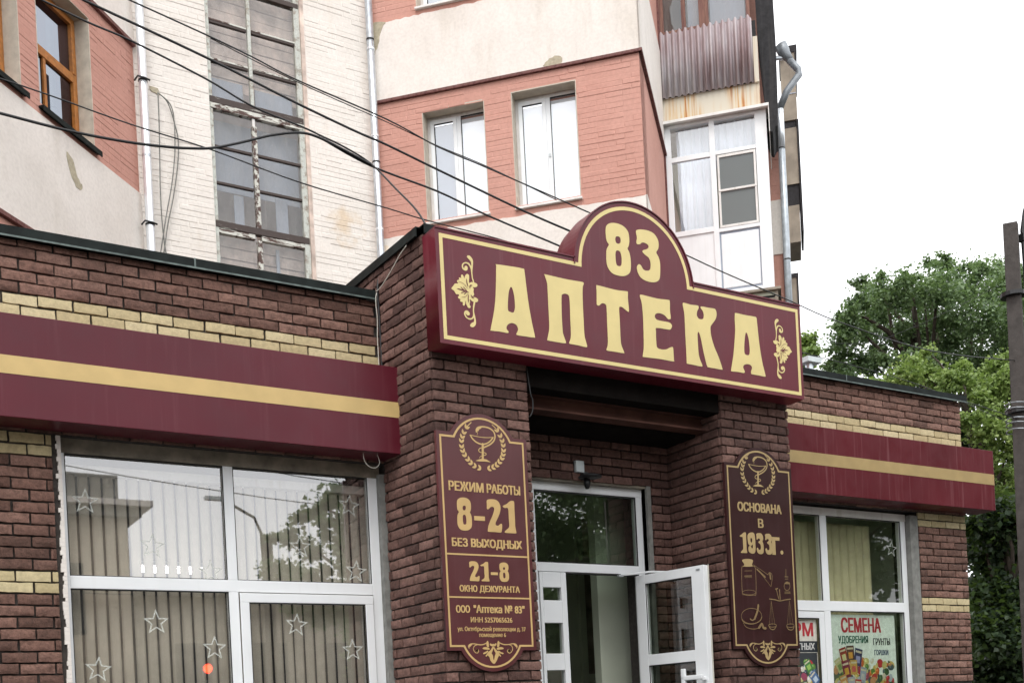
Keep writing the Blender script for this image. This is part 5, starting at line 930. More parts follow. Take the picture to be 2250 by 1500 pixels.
def up_window(fr, W, name, matf, panes, dep=.22, sill='pvc_old', lab=None):
    a, b, c, d = W; fw = .055
    o = fbars(fr, [((a, c, -dep-.06), (a+fw, d, -dep)), ((b-fw, c, -dep-.06), (b, d, -dep)), ((a+fw, d-fw, -dep-.059), (b-fw, d, -dep)), ((a+fw, c, -dep-.059), (b-fw, c+fw, -dep))], name, matf, apt, .004)
    return o
for W, cols in ((W1, ('blind_grey', 'blind_white')), (W2, ('blind_white', 'blind_white')), (W3, ('blind_grey', 'blind_grey')), (W4, ('blind_grey', 'blind_white'))):
    a, b, c, d = W; o = up_window(fR, W, 'window_frame', 'pvc_old', 2); mid = a+.5
    fbars(fR, [((mid-.03, c+.055, -.275), (mid+.035, d-.055, -.215))], 'mullion', 'pvc', o, .003)
    fbars(fR, [((a+.055, d-.115, -.235), (mid-.03, d-.056, -.200)), ((a+.055, c+.056, -.235), (a+.115, d-.115, -.200)), ((mid-.085, c+.056, -.235), (mid-.03, d-.115, -.200)), ((a+.115, c+.056, -.235), (mid-.085, c+.115, -.200))], 'opening_sash', 'pvc', o, .003)
    fbars(fR, [((a+.115, c+.115, -.228), (mid-.085, d-.115, -.224))], 'pane', 'glass_up', o, 0); fbars(fR, [((mid+.035, c+.055, -.248), (b-.055, d-.055, -.244))], 'pane', 'glass_up', o, 0)
    fbars(fR, [((a+.115, d-.127, -.223), (mid-.085, d-.115, -.205)), ((a+.115, c+.115, -.223), (a+.122, d-.127, -.205)), ((mid+.035, d-.067, -.243), (b-.055, d-.055, -.22)), ((mid+.035, c+.055, -.243), (mid+.042, d-.067, -.22))], 'seal', 'seal', o, 0)
    fbars(fR, [((a+.08, c+.08, -.26), (mid-.03, d-.13, -.255))], 'blind', cols[0], o, 0); fbars(fR, [((mid+.036, c+.05, -.27), (b-.056, d-.09, -.262))], 'blind', cols[1], o, 0)
    fbars(fR, [((a, c, -1.2), (b, d, -1.1))], 'dark_room_back', 'dark_room', o, 0)
    fbars(fR, [((a-.01, c-.035, -.2), (b+.02, c-.004, .055))], 'sill', 'pvc_old', o, .004)
    fbars(fR, [((a, c, -.2), (a+.012, d-.012, .001)), ((a, d-.012, -.2), (b, d+.004, .001)), ((b-.012, c, -.2), (b, d-.012, .001))], 'reveal', 'reveal', o, 0)
fbars(fR, [((2.615, 10.02, -.214), (2.645, 10.07, -.20))], 'handle', 'box_grey', apt, .004)
for W in WLs:
    a, b, c, d = W; o = up_window(fL, W, 'window_frame', 'wood', 3, dep=.20)
    zt_ = c+.82; mid = a+.40
    fbars(fL, [((a+.055, zt_, -.262), (b-.055, zt_+.11, -.19))], 'transom', 'wood', o, .006); fbars(fL, [((mid-.02, c+.055, -.25), (mid+.03, zt_, -.20))], 'mullion', 'wood', o, .004)
    fbars(fL, [((a+.055, c+.055, -.25), (a+.10, zt_, -.205)), ((b-.115, c+.055, -.25), (b-.055, zt_, -.18)), ((b-.115, zt_+.11, -.25), (b-.055, d-.055, -.18)), ((a+.055, d-.11, -.25), (b-.115, d-.055, -.18)), ((a+.10, c+.055, -.25), (b-.115, c+.11, -.18))], 'opening_sash', 'wood', o, .006)
    for q in ((a+.10, c+.11, mid-.02, zt_), (mid+.03, c+.11, b-.115, zt_), (a+.055, zt_+.11, b-.115, d-.11)): fbars(fL, [((q[0], q[1], -.232), (q[2], q[3], -.228))], 'pane', 'glass_dark', o, 0)
    fbars(fL, [((a, c, -1.0), (b, d, -.9))], 'dark_room_back', 'dark_room', o, 0); fbars(fL, [((mid+.25, c+.05, -.40), (mid+.33, zt_, -.38))], 'curtain', 'blind_grey', o, 0)
    fbars(fL, [((a, c, -.2), (a+.012, d-.012, .001)), ((b-.014, c, -.2), (b, d-.012, .001)), ((a, d-.014, -.2), (b, d, .001))], 'reveal', 'reveal', o, 0)
    fbars(fL, [((a-.03, c-.05, -.2), (b+.05, c-.02, .075)), ((a-.03, c-.085, .06), (b+.05, c-.05, .075))], 'sill', 'coping', o, .003)
fbars(fL, [((-.972, 9.2, -.002), (-.86, 10.84, .0035)), ((-2.352, 9.2, -.002), (-2.26, 10.84, .0035))], 'render_strip', 'grey_render', apt, 0) if False else None

# downpipes
def brackets(parent, pts, r):
    r = r*.94
    for p in pts: MB().tube([(p[0], p[1], p[2]-.012), (p[0], p[1], p[2]+.012)], r, 14).build('bracket', 'black', parent)
dp = MB().tube([(4.03, 15.16, 5), (4.03, 15.16, 8.6), (4.03, 15.16, 13.8)], .057, 16).build('downpipe', 'galv_bright', apt, True)
MB().tube([(4.03, 15.16, 9.53), (4.03, 15.16, 9.56)], .062, 16).build('joint', 'galv', dp); brackets(dp, [(4.03, 15.16, 10.55), (4.03, 15.16, 8.62)], .066)
MB().tube([(3.93, 15.2, 10.555), (3.95, 15.1, 10.57), (4.03, 15.085, 10.56), (4.11, 15.1, 10.55)], .012, 6).build('hook', 'black', dp)
MB().tube([(3.93, 15.2, 8.625), (3.95, 15.1, 8.64), (4.03, 15.085, 8.63), (4.11, 15.1, 8.62)], .012, 6).build('hook', 'black', dp)
dp = MB().tube([(7.44, 15.17, 5), (7.44, 15.17, 9), (7.44, 15.17, 13.8)], .056, 16).build('downpipe', 'galv', apt, True)
for z in (11.9, 10.6, 9.2): MB().tube([(7.44, 15.17, z), (7.44, 15.17, z+.03)], .061, 16).build('joint', 'galv_bright', dp)
brackets(dp, [(7.44, 15.17, 12.06), (7.44, 15.17, 10.22)], .064)

# balconies in the far angle
Q = P2 + fN.d*3.05; fB = frame(Q, R(-46))
bal = fbars(fB, [((.02, 8.70, -.06), (.12, 11.64, 0)), ((.76, 8.70, -.06), (.85, 11.64, .004)), ((1.51, 8.70, -.06), (1.70, 11.64, .002)), ((.12, 11.60, -.06), (.76, 11.645, 0)), ((.85, 11.60, -.06), (1.51, 11.645, 0)),
    ((.12, 11.02, -.06), (.76, 11.10, 0)), ((.85, 11.03, -.06), (1.51, 11.09, 0)), ((.12, 9.765, -.06), (.76, 9.85, .002)), ((.85, 9.74, -.06), (1.51, 9.80, .002)), ((.12, 8.70, -.06), (.76, 8.74, 0)), ((.85, 8.70, -.06), (1.51, 8.76, 0))], 'glazed_balcony', 'pvc', apt, .004)
fbars(fB, [((.12, 8.74, -.05), (.76, 9.765, -.02))], 'lower_panel', 'pvc', bal, 0); fbars(fB, [((.875, 8.80, -.05), (1.49, 9.70, -.016))], 'lower_panel', 'pvc', bal, .01); fbars(fB, [((.85, 8.76, -.055), (1.51, 9.74, -.03))], 'seal', 'blind_grey', bal, 0)
for q in ((.12, 11.10, .76, 11.60), (.85, 11.09, 1.51, 11.60), (.12, 9.85, .76, 11.02)): fbars(fB, [((q[0], q[1], -.035), (q[2], q[3], -.03))], 'pane', 'glass_up', bal, 0)
fbars(fB, [((.87, 9.80, -.02), (.905, 11.01, .008)), ((1.465, 9.80, -.02), (1.50, 11.01, .008)), ((.905, 10.97, -.02), (1.465, 11.01, .008)), ((.905, 9.80, -.02), (1.465, 9.84, .008)), ((.88, 10.40, -.02), (1.495, 10.435, .016))], 'net_frame', 'pvc_old', bal, .003)
k = NT('insect_net'); tr = k.n('BsdfTransparent'); df = k.n('BsdfDiffuse'); df.inputs[0].default_value = (.22, .24, .24, 1); ms = k.n('MixShader'); ms.inputs[0].default_value = .8
k.l(tr.outputs[0], ms.inputs[1]); k.l(df.outputs[0], ms.inputs[2]); k.l(ms.outputs[0], k.o.inputs['Surface']); M['net'] = k.m
fbars(fB, [((.905, 9.84, -.012), (1.465, 10.97, -.010))], 'insect_net', 'net', bal, 0)
def drape(a, b, z0, z1, off, mat, amp=.018, n=60, seed=1):
    rd = random.Random(seed); m = MB(); V = []; ph = rd.uniform(0, 6)
    for i in range(n+1):
        s = a+(b-a)*i/n; o = off+amp*math.sin(s*55+ph)+amp*.6*math.sin(s*97); V += [fB(s, z0, o), fB(s, z1, o*.9+off*.1)]
    m.poly(V, [(2*i, 2*i+2, 2*i+3, 2*i+1) for i in range(n)]); o = m.build('curtain', mat, bal, True); sm = o.modifiers.new('t', 'SOLIDIFY'); sm.thickness = .002
drape(.20, .80, 9.6, 11.7, -.22, 'curtain', seed=1); drape(.84, 1.55, 10.9, 11.7, -.22, 'curtain', seed=2)
fbars(fB, [((.02, 8.6, -1.3), (1.7, 11.7, -1.25)), ((.02, 8.6, -1.25), (1.7, 8.68, -.07))], 'balcony_back', 'hall', bal, 0)
fbars(fB, [((1.66, 8.70, -1.3), (1.70, 11.64, -.061))], 'side_panel', 'pvc_old', bal, 0)
fbars(fB, [((0.0, 11.65, -1.2), (1.75, 11.665, .14)), ((0.0, 11.62, .128), (1.75, 11.65, .14)), ((1.738, 11.2, -1.2), (1.75, 11.65, .128))], 'drip_cap', 'pvc_old', bal, 0)
fbars(fB, [((.0, 11.72, -.2), (1.62, 12.12, -.02))], 'rusty_apron', 'rust', bal, 0)
fbars(fB, [((.0, 11.665, -1.2), (1.64, 11.72, -.03))], 'slab', 'beige_panel', bal, 0)
m = MB(); V = []; NW = 15; n = NW*10
for o_ in (0, -.012):
    for i in range(n+1):
        s = .005+1.535*i/n; o = .028*math.sin(2*math.pi*NW*i/n-1.2)+.035+o_; zt = 13.19+.018*math.sin(2*math.pi*NW*i/n-1.2); V += [fB(s, 12.10+.004*math.sin(i*1.7), o), fB(s, zt, o)]
kk = 2*(n+1)
m.poly(V, [(2*i, 2*i+2, 2*i+3, 2*i+1) for i in range(n)]+[(kk+2*i, kk+2*i+1, kk+2*i+3, kk+2*i+2) for i in range(n)]+[(2*i, kk+2*i, kk+2*i+2, 2*i+2) for i in range(n)]+[(2*i+1, 2*i+3, kk+2*i+3, kk+2*i+1) for i in range(n)])
m.build('corrugated_sheet', 'slate', bal, True)
fbars(fB, [((1.545, 12.10, -.03), (1.62, 12.85, .02))], 'end_board', 'rust', bal, 0)
fbars(fB, [((0, 12.1, -.2), (1.6, 13.15, -.04))], 'parapet_core', 'black_board', bal, 0)
ow = fbars(fB, [((-.02, 13.0, -.10), (.10, 15.5, -.01)), ((.40, 13.1, -.10), (.47, 15.5, -.03)), ((.69, 13.1, -.10), (.79, 15.5, -.01)), ((.79, 13.1, -.1), (.85, 15.5, -.03)), ((1.46, 13.0, -.1), (1.52, 15.5, -.01)), ((.10, 13.12, -.1), (.69, 13.24, -.02)), ((.10, 15.3, -.1), (1.46, 15.5, -.02)), ((.85, 13.12, -.1), (1.46, 13.22, -.05))], 'old_balcony_window', 'old_wood', bal, .006)
fbars(fB, [((.10, 13.24, -.07), (.40, 15.3, -.065)), ((.47, 13.24, -.07), (.69, 15.3, -.065)), ((.85, 13.22, -.07), (1.46, 15.3, -.065))], 'pane', 'glass_old', ow, 0)
fbars(fB, [((.0, 13, -1.0), (1.5, 15.5, -.95))], 'dark_room_back', 'dark_room', ow, 0)
fbars(fB, [((.50, 13.26, -.2), (.68, 15.3, -.18)), ((.87, 13.2, -.2), (1.44, 15.3, -.18))], 'curtain', 'blind_grey', ow, 0)
fB2 = frame(Q + fN.d*.35, R(-46))
m = MB(); P = [(1.58, 16.5), (1.92, 16.5), (1.90, 14.0), (1.915, 12.9), (1.895, 11.75), (1.88, 11.52), (1.84, 11.50), (1.80, 11.42), (1.76, 11.44), (1.70, 11.60), (1.68, 12.4), (1.62, 13.2)]
m.poly([fB2(s, z, 0) for s, z in P]+[fB2(s, z, -.9) for s, z in P], [tuple(range(12))[::-1], tuple(range(12, 24))]+[(i, (i+1) % 12, 12+(i+1) % 12, 12+i) for i in range(12)]); m.build('tarred_screen', 'black_board', bal)
fbars(fB, [((1.1, 8.32, -1.0), (1.74, 8.66, -.08))], 'balcony_shadow_box', 'black_board', bal, 0); fbars(fB, [((1.1, 8.66, -1.2), (1.80, 8.70, .02))], 'floor_slab', 'beige_panel', bal, 0)  # black box paints the shadow below the balcony floor
fbars(fB, [((1.12, 8.40, -.07), (1.72, 8.43, -.05)), ((1.3, 8.52, -.07), (1.72, 8.55, -.05)), ((1.7, 8.1, -.07), (1.75, 8.66, -.04))], 'bracket', 'beige_panel', bal, 0)
# wall strip, pipe and farther balconies behind them
fD = frame(P2 + fN.d*4.6, R(-46))
wall_panel(fD, .3, 1.895, 0, ZT, .3, [], 'rear_wall', 'pink_wall', apt)
relief(fD, 1.65, 1.895, 10.83, 12.6, [], 'painted_brickwork', 'pink_wall', apt, d=.0035, seed=11)
fbars(fD, [((1.6, 9.84, 0), (1.91, 10.80, .02))], 'plaster_band', 'white_plaster', apt, 0)
fbars(fD, [((1.86, 5, .0), (1.90, 9.84, .03))], 'moulding', 'moulding', apt, 0)
fdn = fD.n*.12
def pp(x, y, z): return (x+fdn.x*.2, y+fdn.y*.2, z)
dp = MB().tube([pp(14.86, 14.11, 12.05), pp(14.86, 14.11, 10.2), pp(14.85, 14.12, 7.0)], .062, 14).build('downpipe', 'galv_mid', apt, True)
MB().tube([pp(14.85, 14.10, 12.3), pp(14.855, 14.105, 12.0), pp(14.86, 14.11, 11.62)], [.066, .066, .062], 14).build('joint', 'galv_bright', dp, True)
MB().tube([pp(14.85, 14.10, 12.32), pp(14.95, 14.01, 12.60), pp(15.11, 13.85, 12.86), pp(15.10, 13.86, 12.95), pp(15.0, 13.96, 13.14)], .062, 14).build('elbow', 'galv_dark', dp, True)
MB().tube([pp(15.02, 13.94, 13.12), pp(14.96, 14.0, 13.24), pp(14.94, 14.02, 13.30), pp(14.90, 14.05, 13.42)], [.055, .09, .105, .11], 14).build('hopper', 'galv_dark', dp, True)
MB().tube([pp(14.93, 14.03, 13.20), pp(14.78, 14.17, 13.22), pp(14.70, 14.24, 13.28)], .035, 8).build('hopper_inlet', 'galv', dp)
brackets(dp, [pp(14.86, 14.11, 11.62), pp(14.86, 14.11, 9.66)], .068)
fF = frame(P2 + fN.d*8, R(-46)); far = fbars(fF, [((2.02, 13.92, -1.0), (2.31, 15.30, 0)), ((2.035, 13.90-1.3, -1.0), (2.28, 13.76, 0)), ((2.04, 11.40, -1.0), (2.26, 12.16, 0))], 'far_balcony', 'beige_panel', apt, 0)
fbars(fF, [((2.0, 15.30, -1.0), (2.36, 15.44, .02)), ((2.31, 14.9, -1), (2.345, 15.30, .02)), ((2.285, 11.6, -1), (2.325, 13.9, .03)), ((2.0, 13.77, -.9), (2.27, 13.90, -.03)), ((2.0, 12.17, -.9), (2.27, 12.6, -.03))], 'dark_frame', 'black_board', far, 0)
fbars(fF, [((2.04, 14.45, 0), (2.30, 14.47, .01)), ((2.0, 15.2, .0), (2.1, 15.34, .1))], 'joint_strip', 'blind_grey', far, 0)
fbars(fF, [((1.95, 10.0, -1), (2.13, 10.68, 0))], 'far_balcony', 'beige_panel', far, 0); fbars(fF, [((1.93, 10.68, -1), (2.17, 10.76, .02)), ((2.13, 10.0, -1), (2.165, 10.68, .02))], 'dark_frame', 'black_board', far, 0)

# ================================================================ CABLES
def cable(pts, r, label, mat='cable', name='cable'):
    o = MB().tube(pts, r, 6).build(name, mat, None, True); tag(o, label, 'cable', 'cables strung around the shop'); return o
def dens(P, k=5):
    Q = []
    for i in range(len(P)-1):
        p0 = P[max(i-1, 0)]; p1 = P[i]; p2 = P[i+1]; p3 = P[min(i+2, len(P)-1)]
        for j in range(k):
            t = j/k; Q.append(tuple(.5*((2*b)+(c-a)*t+(2*a-5*b+4*c-d)*t*t+(3*b-a-3*c+d)*t**3) for a, b, c, d in zip(p0, p1, p2, p3)))
    return Q+[tuple(P[-1])]
cable(dens([(1.447, 8.35, 6.948), (1.839, 8.35, 6.859), (2.142, 8.35, 6.809), (2.69, 8.35, 6.672), (3.054, 8.35, 6.551), (3.438, 8.35, 6.491), (3.602, 8.35, 6.457), (3.827, 8.35, 6.406), (4.045, 8.35, 6.325), (4.0, 7.834, 5.882), (3.947, 7.412, 5.526), (3.906, 7.15, 5.25)]), .0075, 'black cable bending down steeply to the corner of the entrance roof')
cable(dens([(3.6, 8.362, 6.447), (4.045, 8.362, 6.315), (4.666, 8.35, 6.225), (5.141, 8.35, 6.118), (5.916, 8.35, 5.985), (6.202, 8.35, 5.919)]), .0085, 'thick black cable running on from the bundle to behind the sign dome')
cable(dens([(1.723, 8.35, 7.031), (2.699, 8.35, 6.837), (3.414, 8.35, 6.669), (3.916, 8.35, 6.564), (4.196, 8.35, 6.517), (4.664, 8.35, 6.415), (5.491, 8.35, 6.24), (6.027, 8.35, 6.147), (6.265, 8.35, 6.099)]), .0095, 'straight thick black cable crossing the stair window and both pink wall windows')
cable(dens([(2.042, 8.35, 7.127), (2.708, 8.35, 7.012), (3.074, 8.35, 6.939), (3.424, 8.35, 6.856), (4.208, 8.35, 6.732), (4.688, 8.35, 6.611), (5.179, 8.35, 6.537), (5.898, 8.35, 6.421), (6.276, 8.35, 6.359), (6.809, 8.35, 6.279), (7.405, 8.35, 6.177), (7.873, 8.35, 6.092), (8.446, 8.35, 6.003), (8.839, 8.35, 5.943), (9.6, 8.40, 5.86), (11.5, 8.7, 5.9), (13.75, 9.1, 6.2)]), .0062, 'topmost thin black cable passing behind the sign dome and on to the right')
cable(dens([(2.75, 8.356, 6.998), (3.424, 8.356, 6.846), (4.21, 8.36, 6.715), (4.69, 8.36, 6.625), (5.18, 8.36, 6.555), (5.9, 8.36, 6.41)]), .004, 'thin grey wire twisted loosely along the topmost black cable', 'cable')
cable(dens([(1.172, 8.35, 6.044), (1.23, 8.35, 6.049), (1.682, 8.35, 6.034), (2.086, 8.35, 6.049), (2.377, 8.35, 6.08), (2.555, 8.35, 6.11), (2.723, 8.35, 6.152), (2.948, 8.35, 6.246), (3.202, 8.35, 6.362), (3.435, 8.35, 6.436), (3.593, 8.35, 6.436), (3.826, 8.35, 6.38), (4.045, 8.35, 6.317)]), .0105, 'slack thick black cable sagging at the left and rising to the bundle')
cable(dens([(1.183, 8.35, 6.293), (1.241, 8.35, 6.292), (1.598, 8.35, 6.253), (2.112, 8.35, 6.186), (2.708, 8.35, 6.135), (3.414, 8.35, 6.036), (4.166, 8.35, 5.985), (4.542, 8.35, 5.956), (5.232, 8.35, 5.931), (5.504, 8.35, 5.897)]), .0052, 'lowest thin black cable crossing the stair window to the sign')
cable(dens([(6.857, 6.396, 4.577), (7.356, 6.671, 4.663), (9.713, 7.72, 5.008), (12.166, 8.707, 5.4), (13.861, 9.089, 5.405)]) if False else dens([(7.45, 8.30, 5.30), (7.72, 8.45, 5.36), (9.75, 8.45, 5.22), (12.166, 8.9, 5.45), (13.75, 9.1, 5.42)]), .006, 'dark cable slanting from the sign over the right wing roof to the pole')
cable(dens([(7.886, 8.5, 5.55), (9.0, 8.5, 5.50), (11.101, 8.6, 5.42), (13.7, 9.12, 5.34)]), .004, 'thin cable above the longer one over the right wing roof')
cable(dens([(9.4, 9.6, 6.35), (11.6, 9.8, 6.35), (13.6, 9.15, 7.2)]), .0028, 'thin cable rising through the tree to the pole')
cable(dens([(3.774, 7.745, 5.141), (3.752, 7.735, 5.034), (3.748, 7.735, 4.965), (3.752, 7.735, 4.792), (3.757, 7.74, 4.37)]), .0085, 'thick black cable dropping down the inner corner beside the pier')
cable(dens([(3.74, 7.735, 4.99), (3.728, 7.733, 4.924), (3.735, 7.735, 4.785), (3.728, 7.735, 4.645), (3.73, 7.735, 4.37)]), .0035, 'thin white wire hanging beside the thick cable in the corner', 'wire_white')
cable(dens([(3.742, 7.79, 5.01), (3.742, 7.673, 5.005), (3.745, 7.524, 5.048), (3.75, 7.442, 5.085), (3.755, 7.344, 5.131), (3.76, 7.242, 5.160)]), .004, 'beige wire looping up the side of the pier to its roof corner', 'wire_white')
cable(dens([(3.498, 7.6, 3.72), (3.507, 7.6, 3.658), (3.545, 7.6, 3.618), (3.596, 7.6, 3.615), (3.629, 7.6, 3.658), (3.609, 7.6, 3.72)]), .003, 'small wire loop hanging under the left fascia box', 'wire_white')
cable(dens([(4.63, 7.06, 4.33), (4.645, 7.05, 4.138), (4.662, 7.05, 4.079), (4.655, 7.05, 4.001), (4.632, 7.06, 3.955)]), .005, 'short black cable looped at the right edge of the left pier')
for i, P in enumerate(([(4.246, 15.24, 10.503), (4.24, 15.24, 10.007), (4.211, 15.24, 9.068), (4.226, 15.24, 8.509), (4.265, 15.24, 8.2)], [(4.246, 15.24, 10.491), (4.369, 15.24, 10.392), (4.448, 15.24, 10.138), (4.491, 15.24, 9.88), (4.461, 15.24, 9.524), (4.384, 15.24, 9.103), (4.284, 15.24, 8.68), (4.201, 15.24, 8.2)], [(4.246, 15.245, 10.491), (4.393, 15.23, 10.379), (4.444, 15.23, 10.18), (4.435, 15.23, 9.755), (4.376, 15.23, 9.307), (4.265, 15.23, 8.788), (4.152, 15.23, 8.2)])):
    cable(dens(P), .008, ('straight grey wire hanging from the hole in the cream stair wall', 'outer bowed grey wire hanging from the hole in the cream wall', 'inner bowed grey wire hanging from the hole in the cream wall')[i], 'old_wood' if False else 'grey_render')

# ================================================================ POLE
pole = empty('utility_pole', (13.79, 9.12, 0)); tag(pole, 'rough dark concrete utility pole at the right edge with wire bands', 'pole')
m = MB(); rd = random.Random(8); n = 40; V = []
for i in range(n+1):
    z = 8.04*i/n; hw = .125-.037*i/n; a = R(30)
    for (u, v) in ((-1, -1), (1, -1), (1, 1), (-1, 1)):
        j = rd.uniform(-.003, .003); uu = u*(hw+j); vv = v*(hw+j); V.append((13.83+uu*math.cos(a)-vv*math.sin(a), 9.12+uu*math.sin(a)+vv*math.cos(a), z+(rd.uniform(-.02, .02) if i == n else 0)))
m.poly(V, [(4*i+j, 4*i+(j+1) % 4, 4*i+4+(j+1) % 4, 4*i+4+j) for i in range(n) for j in range(4)]+[(4*n, 4*n+1, 4*n+2, 4*n+3)]); m.build('shaft', 'concrete', pole, bevel=.01)
for z in (7.06, 5.50): MB().tube([(13.80, 9.12, z), (13.80, 9.12, z+.05)], .158, 4 if False else 16).build('clamp', 'black', pole)
for z in (5.62, 5.55, 5.42, 5.36, 5.27): MB().tube([(13.80+.165*math.cos(t*.4), 9.12+.165*math.sin(t*.4), z+.01*math.sin(t)) for t in range(17)], .008, 5).build('wire_wrap', 'galv_dark', pole)
MB().tube([(13.97, 9.03, 6.2), (13.965, 9.03, 7.5), (13.955, 9.035, 7.95), (13.99, 9.01, 8.2), (14.10, 8.94, 8.55), (14.5, 8.7, 8.9), (15.2, 8.3, 9.1)], .028, 8).build('lamp_arm', 'black', pole, True)
MB().box((13.92, 9.0, 7.80), (14.0, 9.08, 7.9)).build('arm_bracket', 'black', pole)

# ================================================================ TREES
import numpy as np
def crown(name, clumps, per, size, mat, parent, seed, dens_pow=.45):
    rg = np.random.default_rng(seed); C = []; Rr = []; W = []
    for x, y, z, r in clumps:
        # each clump breaks up into a few leafy twigs
        n = max(6, int(per*(r/.4)**2))
        sub = max(4, int(9*(r/.4)**1.5)); sc_ = rg.normal(size=(sub, 3)); sc_ /= np.linalg.norm(sc_, axis=1)[:, None]; sc_ *= (r*.78*rg.random(sub)**.35)[:, None]
        idx = rg.integers(0, sub, n); p = rg.normal(size=(n, 3)); p *= r*.30*rg.uniform(.4, 1.7, (n, 1)); p[:, 2] *= .75
        C.append(np.array([x, y, z])+sc_[idx]+p); tone = rg.normal(.5, .16, sub)[idx]; W.append(tone+rg.normal(0, .13, n))
    C = np.concatenate(C); W = np.clip(np.concatenate(W), 0, 1); n = len(C)
    a = rg.normal(size=(n, 3)); a[:, 2] = -abs(a[:, 2])*.5-.15; a /= np.linalg.norm(a, axis=1)[:, None]
    up = rg.normal(size=(n, 3))*.7+np.array([0, -.15, 1]); b = np.cross(a, up); b /= np.linalg.norm(b, axis=1)[:, None]; nn = np.cross(b, a)
    s = size*rg.uniform(.6, 1.35, (n, 1)); fold = nn*s*.14
    V = np.stack([C, C+a*s*.35+b*s*.5+fold, C+a*s*1.0, C+a*s*.35-b*s*.5+fold], 1).reshape(-1, 3)
    i = np.arange(n)*4; T = np.concatenate([np.stack([i, i+1, i+2], 1), np.stack([i, i+2, i+3], 1)])
    me = bpy.data.meshes.new(name); me.vertices.add(len(V)); me.vertices.foreach_set('co', V.ravel()); me.loops.add(T.size); me.loops.foreach_set('vertex_index', T.ravel().astype(np.int32))
    me.polygons.add(len(T)); me.polygons.foreach_set('loop_start', (np.arange(len(T))*3).astype(np.int32)); me.update(); me.validate()
    at = me.attributes.new('rnd', 'FLOAT', 'FACE'); at.data.foreach_set('value', np.concatenate([W, W]).astype(np.float32)); me.materials.append(M[mat])
    o = bpy.data.objects.new(name, me); col.objects.link(o); o.parent = parent; o.matrix_parent_inverse = parent_inv(parent); return o
def tree(name, key, base, label, per, size, mat, seed, limbs=12, r0=.2, group='maple trees around the shop', extra=()):
    t = empty(name, base); tag(t, label, 'tree', group); cl = TREES[key] if isinstance(key, str) else key
    cl = [tuple(c) for c in cl]+list(extra); rd = random.Random(seed)
    cx = sum(c[0] for c in cl)/len(cl); cy = sum(c[1] for c in cl)/len(cl); zlo = min(c[2] for c in cl); zhi = max(c[2] for c in cl)
    top = Vector((cx, cy, zlo+(zhi-zlo)*.75)); b = Vector(base); fork = b.lerp(top, .45)
    MB().tube([b, b.lerp(fork, .5)+Vector((.1, 0, 0)), fork, fork.lerp(top, .5), top], [r0, r0*.8, r0*.65, r0*.4, r0*.15], 9).build('trunk', 'bark', t, True)
    for c in rd.sample(cl, min(limbs, len(cl))):
        c = Vector(c[:3]); s = fork.lerp(top, rd.uniform(0, .7)); mid = s.lerp(c, .5)+Vector((rd.uniform(-.2, .2), rd.uniform(-.2, .2), rd.uniform(0, .3)))
        MB().tube([s, s.lerp(mid, .6), mid, mid.lerp(c, .6)+Vector((0, 0, .08)), c], [r0*.32, r0*.28, r0*.22, r0*.14, r0*.06], 6).build('limb', 'bark', t, True)
    crown('crown', cl, per, size, mat, t, seed)
    return t
EXTRA = [(19.99, 17.49, 10.55, 0.25), (19.77, 17.25, 10.08, 0.32), (20.2, 17.81, 9.96, 0.25), (20.0, 17.26, 10.8, 0.19), (20.05, 16.98, 11.14, 0.21), (20.04, 17.93, 9.66, 0.19), (20.94, 18.83, 9.66, 0.21), (20.96, 18.49, 9.78, 0.27), (20.51, 18.66, 9.4, 0.17), (20.09, 17.39, 9.38, 0.27), (21.3, 17.53, 11.29, 0.32), (20.94, 17.02, 11.36, 0.23), (20.28, 17.13, 10.83, 0.3), (21.13, 16.43, 11.32, 0.23), (21.59, 16.44, 11.05, 0.36), (23.91, 17.03, 12.08, 0.32), (23.55, 16.98, 11.56, 0.36), (24.21, 16.5, 11.93, 0.32), (22.42, 17.58, 9.42, 0.27), (20.72, 16.92, 9.03, 0.27), (20.75, 17.23, 9.54, 0.3), (21.27, 17.81, 10.63, 0.36), (22.24, 17.5, 10.46, 0.46), (23.05, 17.35, 10.63, 0.46), (23.08, 17.41, 12.35, 0.17), (21.76, 15.98, 11.72, 0.15)]
tree('maple_tree', 'maple', (22.6, 16.6, 0), 'tall dark green maple behind the right wing, crown against the sky', 880, .075, 'leaf_dark', 21, 22, .24, extra=EXTRA)
tree('maple_tree', 'bush', (19.6, 13.3, 0), 'light green young tree in front of the tall maple', 1500, .07, 'leaf_lite', 22, 14, .12)
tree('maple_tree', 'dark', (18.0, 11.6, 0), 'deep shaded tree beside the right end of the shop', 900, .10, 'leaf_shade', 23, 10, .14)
bk = []
rdk = random.Random(31)
for i in range(36): bk.append((24.5+rdk.uniform(-2.0, 3.5), 17.0-rdk.uniform(-1.5, 2.6), rdk.uniform(1.5, 8.6), rdk.uniform(.6, .95)))
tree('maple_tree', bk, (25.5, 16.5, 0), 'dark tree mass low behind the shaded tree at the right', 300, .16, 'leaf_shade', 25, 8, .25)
tree('maple_tree', 'left', (22.5, 20.5, 0), 'tree tip showing just right of the sign', 1400, .09, 'leaf_lite', 24, 5, .15)
t = empty('roof_vent', (16.78, 15.5, 0)); tag(t, 'small grey metal vent stack on a roof right of the sign', 'vent')
m = MB().tube([(16.78, 15.5, 4.9), (16.78, 15.5, 8.50)], .08, 10).build('stack', 'galv', t); MB().box((16.60, 15.35, 8.50), (16.98, 15.62, 8.60)).build('cap', 'box_grey', t)

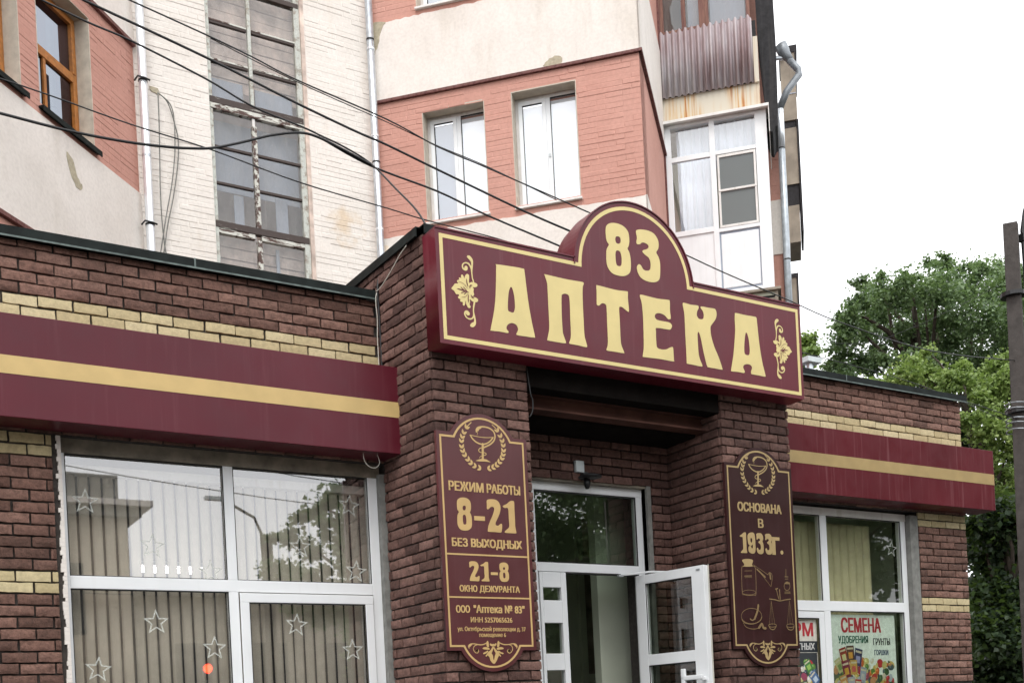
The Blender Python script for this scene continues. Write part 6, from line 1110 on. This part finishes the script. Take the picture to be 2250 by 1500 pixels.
# ================================================================ ACROSS THE STREET (mirrored in the panes)
ob = empty('street_building', (3, -16, 0)); tag(ob, 'ochre plastered building across the street mirrored in the left window', 'building')
box('wall', (-22, -26, 0), (6.95, -14, 7.6), 'beige_facade', ob); box('cornice', (-22.3, -26.3, 7.6), (7.25, -13.7, 7.85), 'grey_render', ob); box('cornice', (-22.45, -26.4, 7.85), (7.5, -13.5, 8.0), 'white_plaster', ob); box('attic', (-22, -26, 8.0), (6.8, -14.2, 8.75), 'grey_render', ob)
m = MB()
for i in range(9):
    for z in (1.2, 4.6): m.box((4.6-i*3, -13.99, z), (5.8-i*3, -13.97, z+1.8))
m.build('window', 'dark_room', ob)
tree('maple_tree', 'refl', (12.5, -6.6, 0), 'street tree across the road mirrored in the shop glass', 900, .10, 'leaf_dark', 26, 16, .22)
rdk = random.Random(77)
for i, (tx, ty, hh) in enumerate(((25.5, -7.5, 12.5), (33.5, -6.0, 12.0), (42, -3.5, 12.5), (31, -15, 13.5))):
    cl_ = [(tx+rdk.gauss(0, 1.9), ty+rdk.gauss(0, 1.6), rdk.uniform(2.6, hh), rdk.uniform(.8, 1.25)) for _ in range(34)]
    tree('street_tree', cl_, (tx, ty, 0), ('first', 'second', 'third', 'fourth', 'fifth', 'sixth')[i]+' big street tree in the row across the road, mirrored in the right windows', 110, .26, 'leaf_dark', 40+i, 6, .25, 'street trees across the road')
fb = empty('street_building', (20, -44, 0)); tag(fb, 'long low grey building far down across the road mirrored in the lower panes', 'building')
box('wall', (5, -60, 0), (70, -40, 9.1), 'beige_panel', fb); box('roof', (4.6, -60.4, 9.1), (70.4, -39.6, 9.5), 'black_board', fb)
m = MB()
for i in range(16): m.box((7+i*4, -39.99, 4.6), (8.8+i*4, -39.97, 6.8))
m.build('window', 'dark_room', fb)
lp = empty('street_lamp', (8.82, -8.86, 0)); tag(lp, 'street lamp with curved arm mirrored in the left window', 'lamp post')
MB().box((8.72, -8.96, 0), (8.92, -8.76, 6.35)).build('shaft', 'concrete', lp)
MB().tube([(8.74, -8.86, 4.6), (8.70, -8.86, 6.4), (8.55, -8.86, 6.75), (8.1, -8.86, 6.98), (7.85, -8.86, 7.1)], .035, 8).build('arm', 'black', lp, True); MB().box((7.45, -8.93, 7.08), (7.9, -8.79, 7.16)).build('lamp_head', 'box_grey', lp)
tl = empty('traffic_light', (10.56, -19.86, 0)); tag(tl, 'traffic light showing red mirrored in the left window', 'traffic light')
MB().tube([(10.56, -19.95, 0), (10.56, -19.95, 4.3)], .035, 8).build('post', 'box_grey', tl); MB().box((10.42, -19.93, 3.75), (10.70, -19.76, 4.30)).build('housing', 'black', tl)
MB().tube([(10.56, -19.76, 4.11), (10.56, -19.74, 4.11)], .14, 16).build('red_lens', 'redlamp', tl)
for i, (xa, za, xb, zb) in enumerate(((-6, 9.6, 14, 7.0), (-6, 8.9, 14, 6.6), (-6, 5.6, 14, 5.0))):
    cable([(xa+(xb-xa)*k/12, -7.0-.3*i, za+(zb-za)*k/12-.5*math.sin(math.pi*k/12)) for k in range(13)], .012, ('upper street cable mirrored in the left window', 'middle street cable mirrored in the left window', 'lower street cable mirrored in the left window')[i])
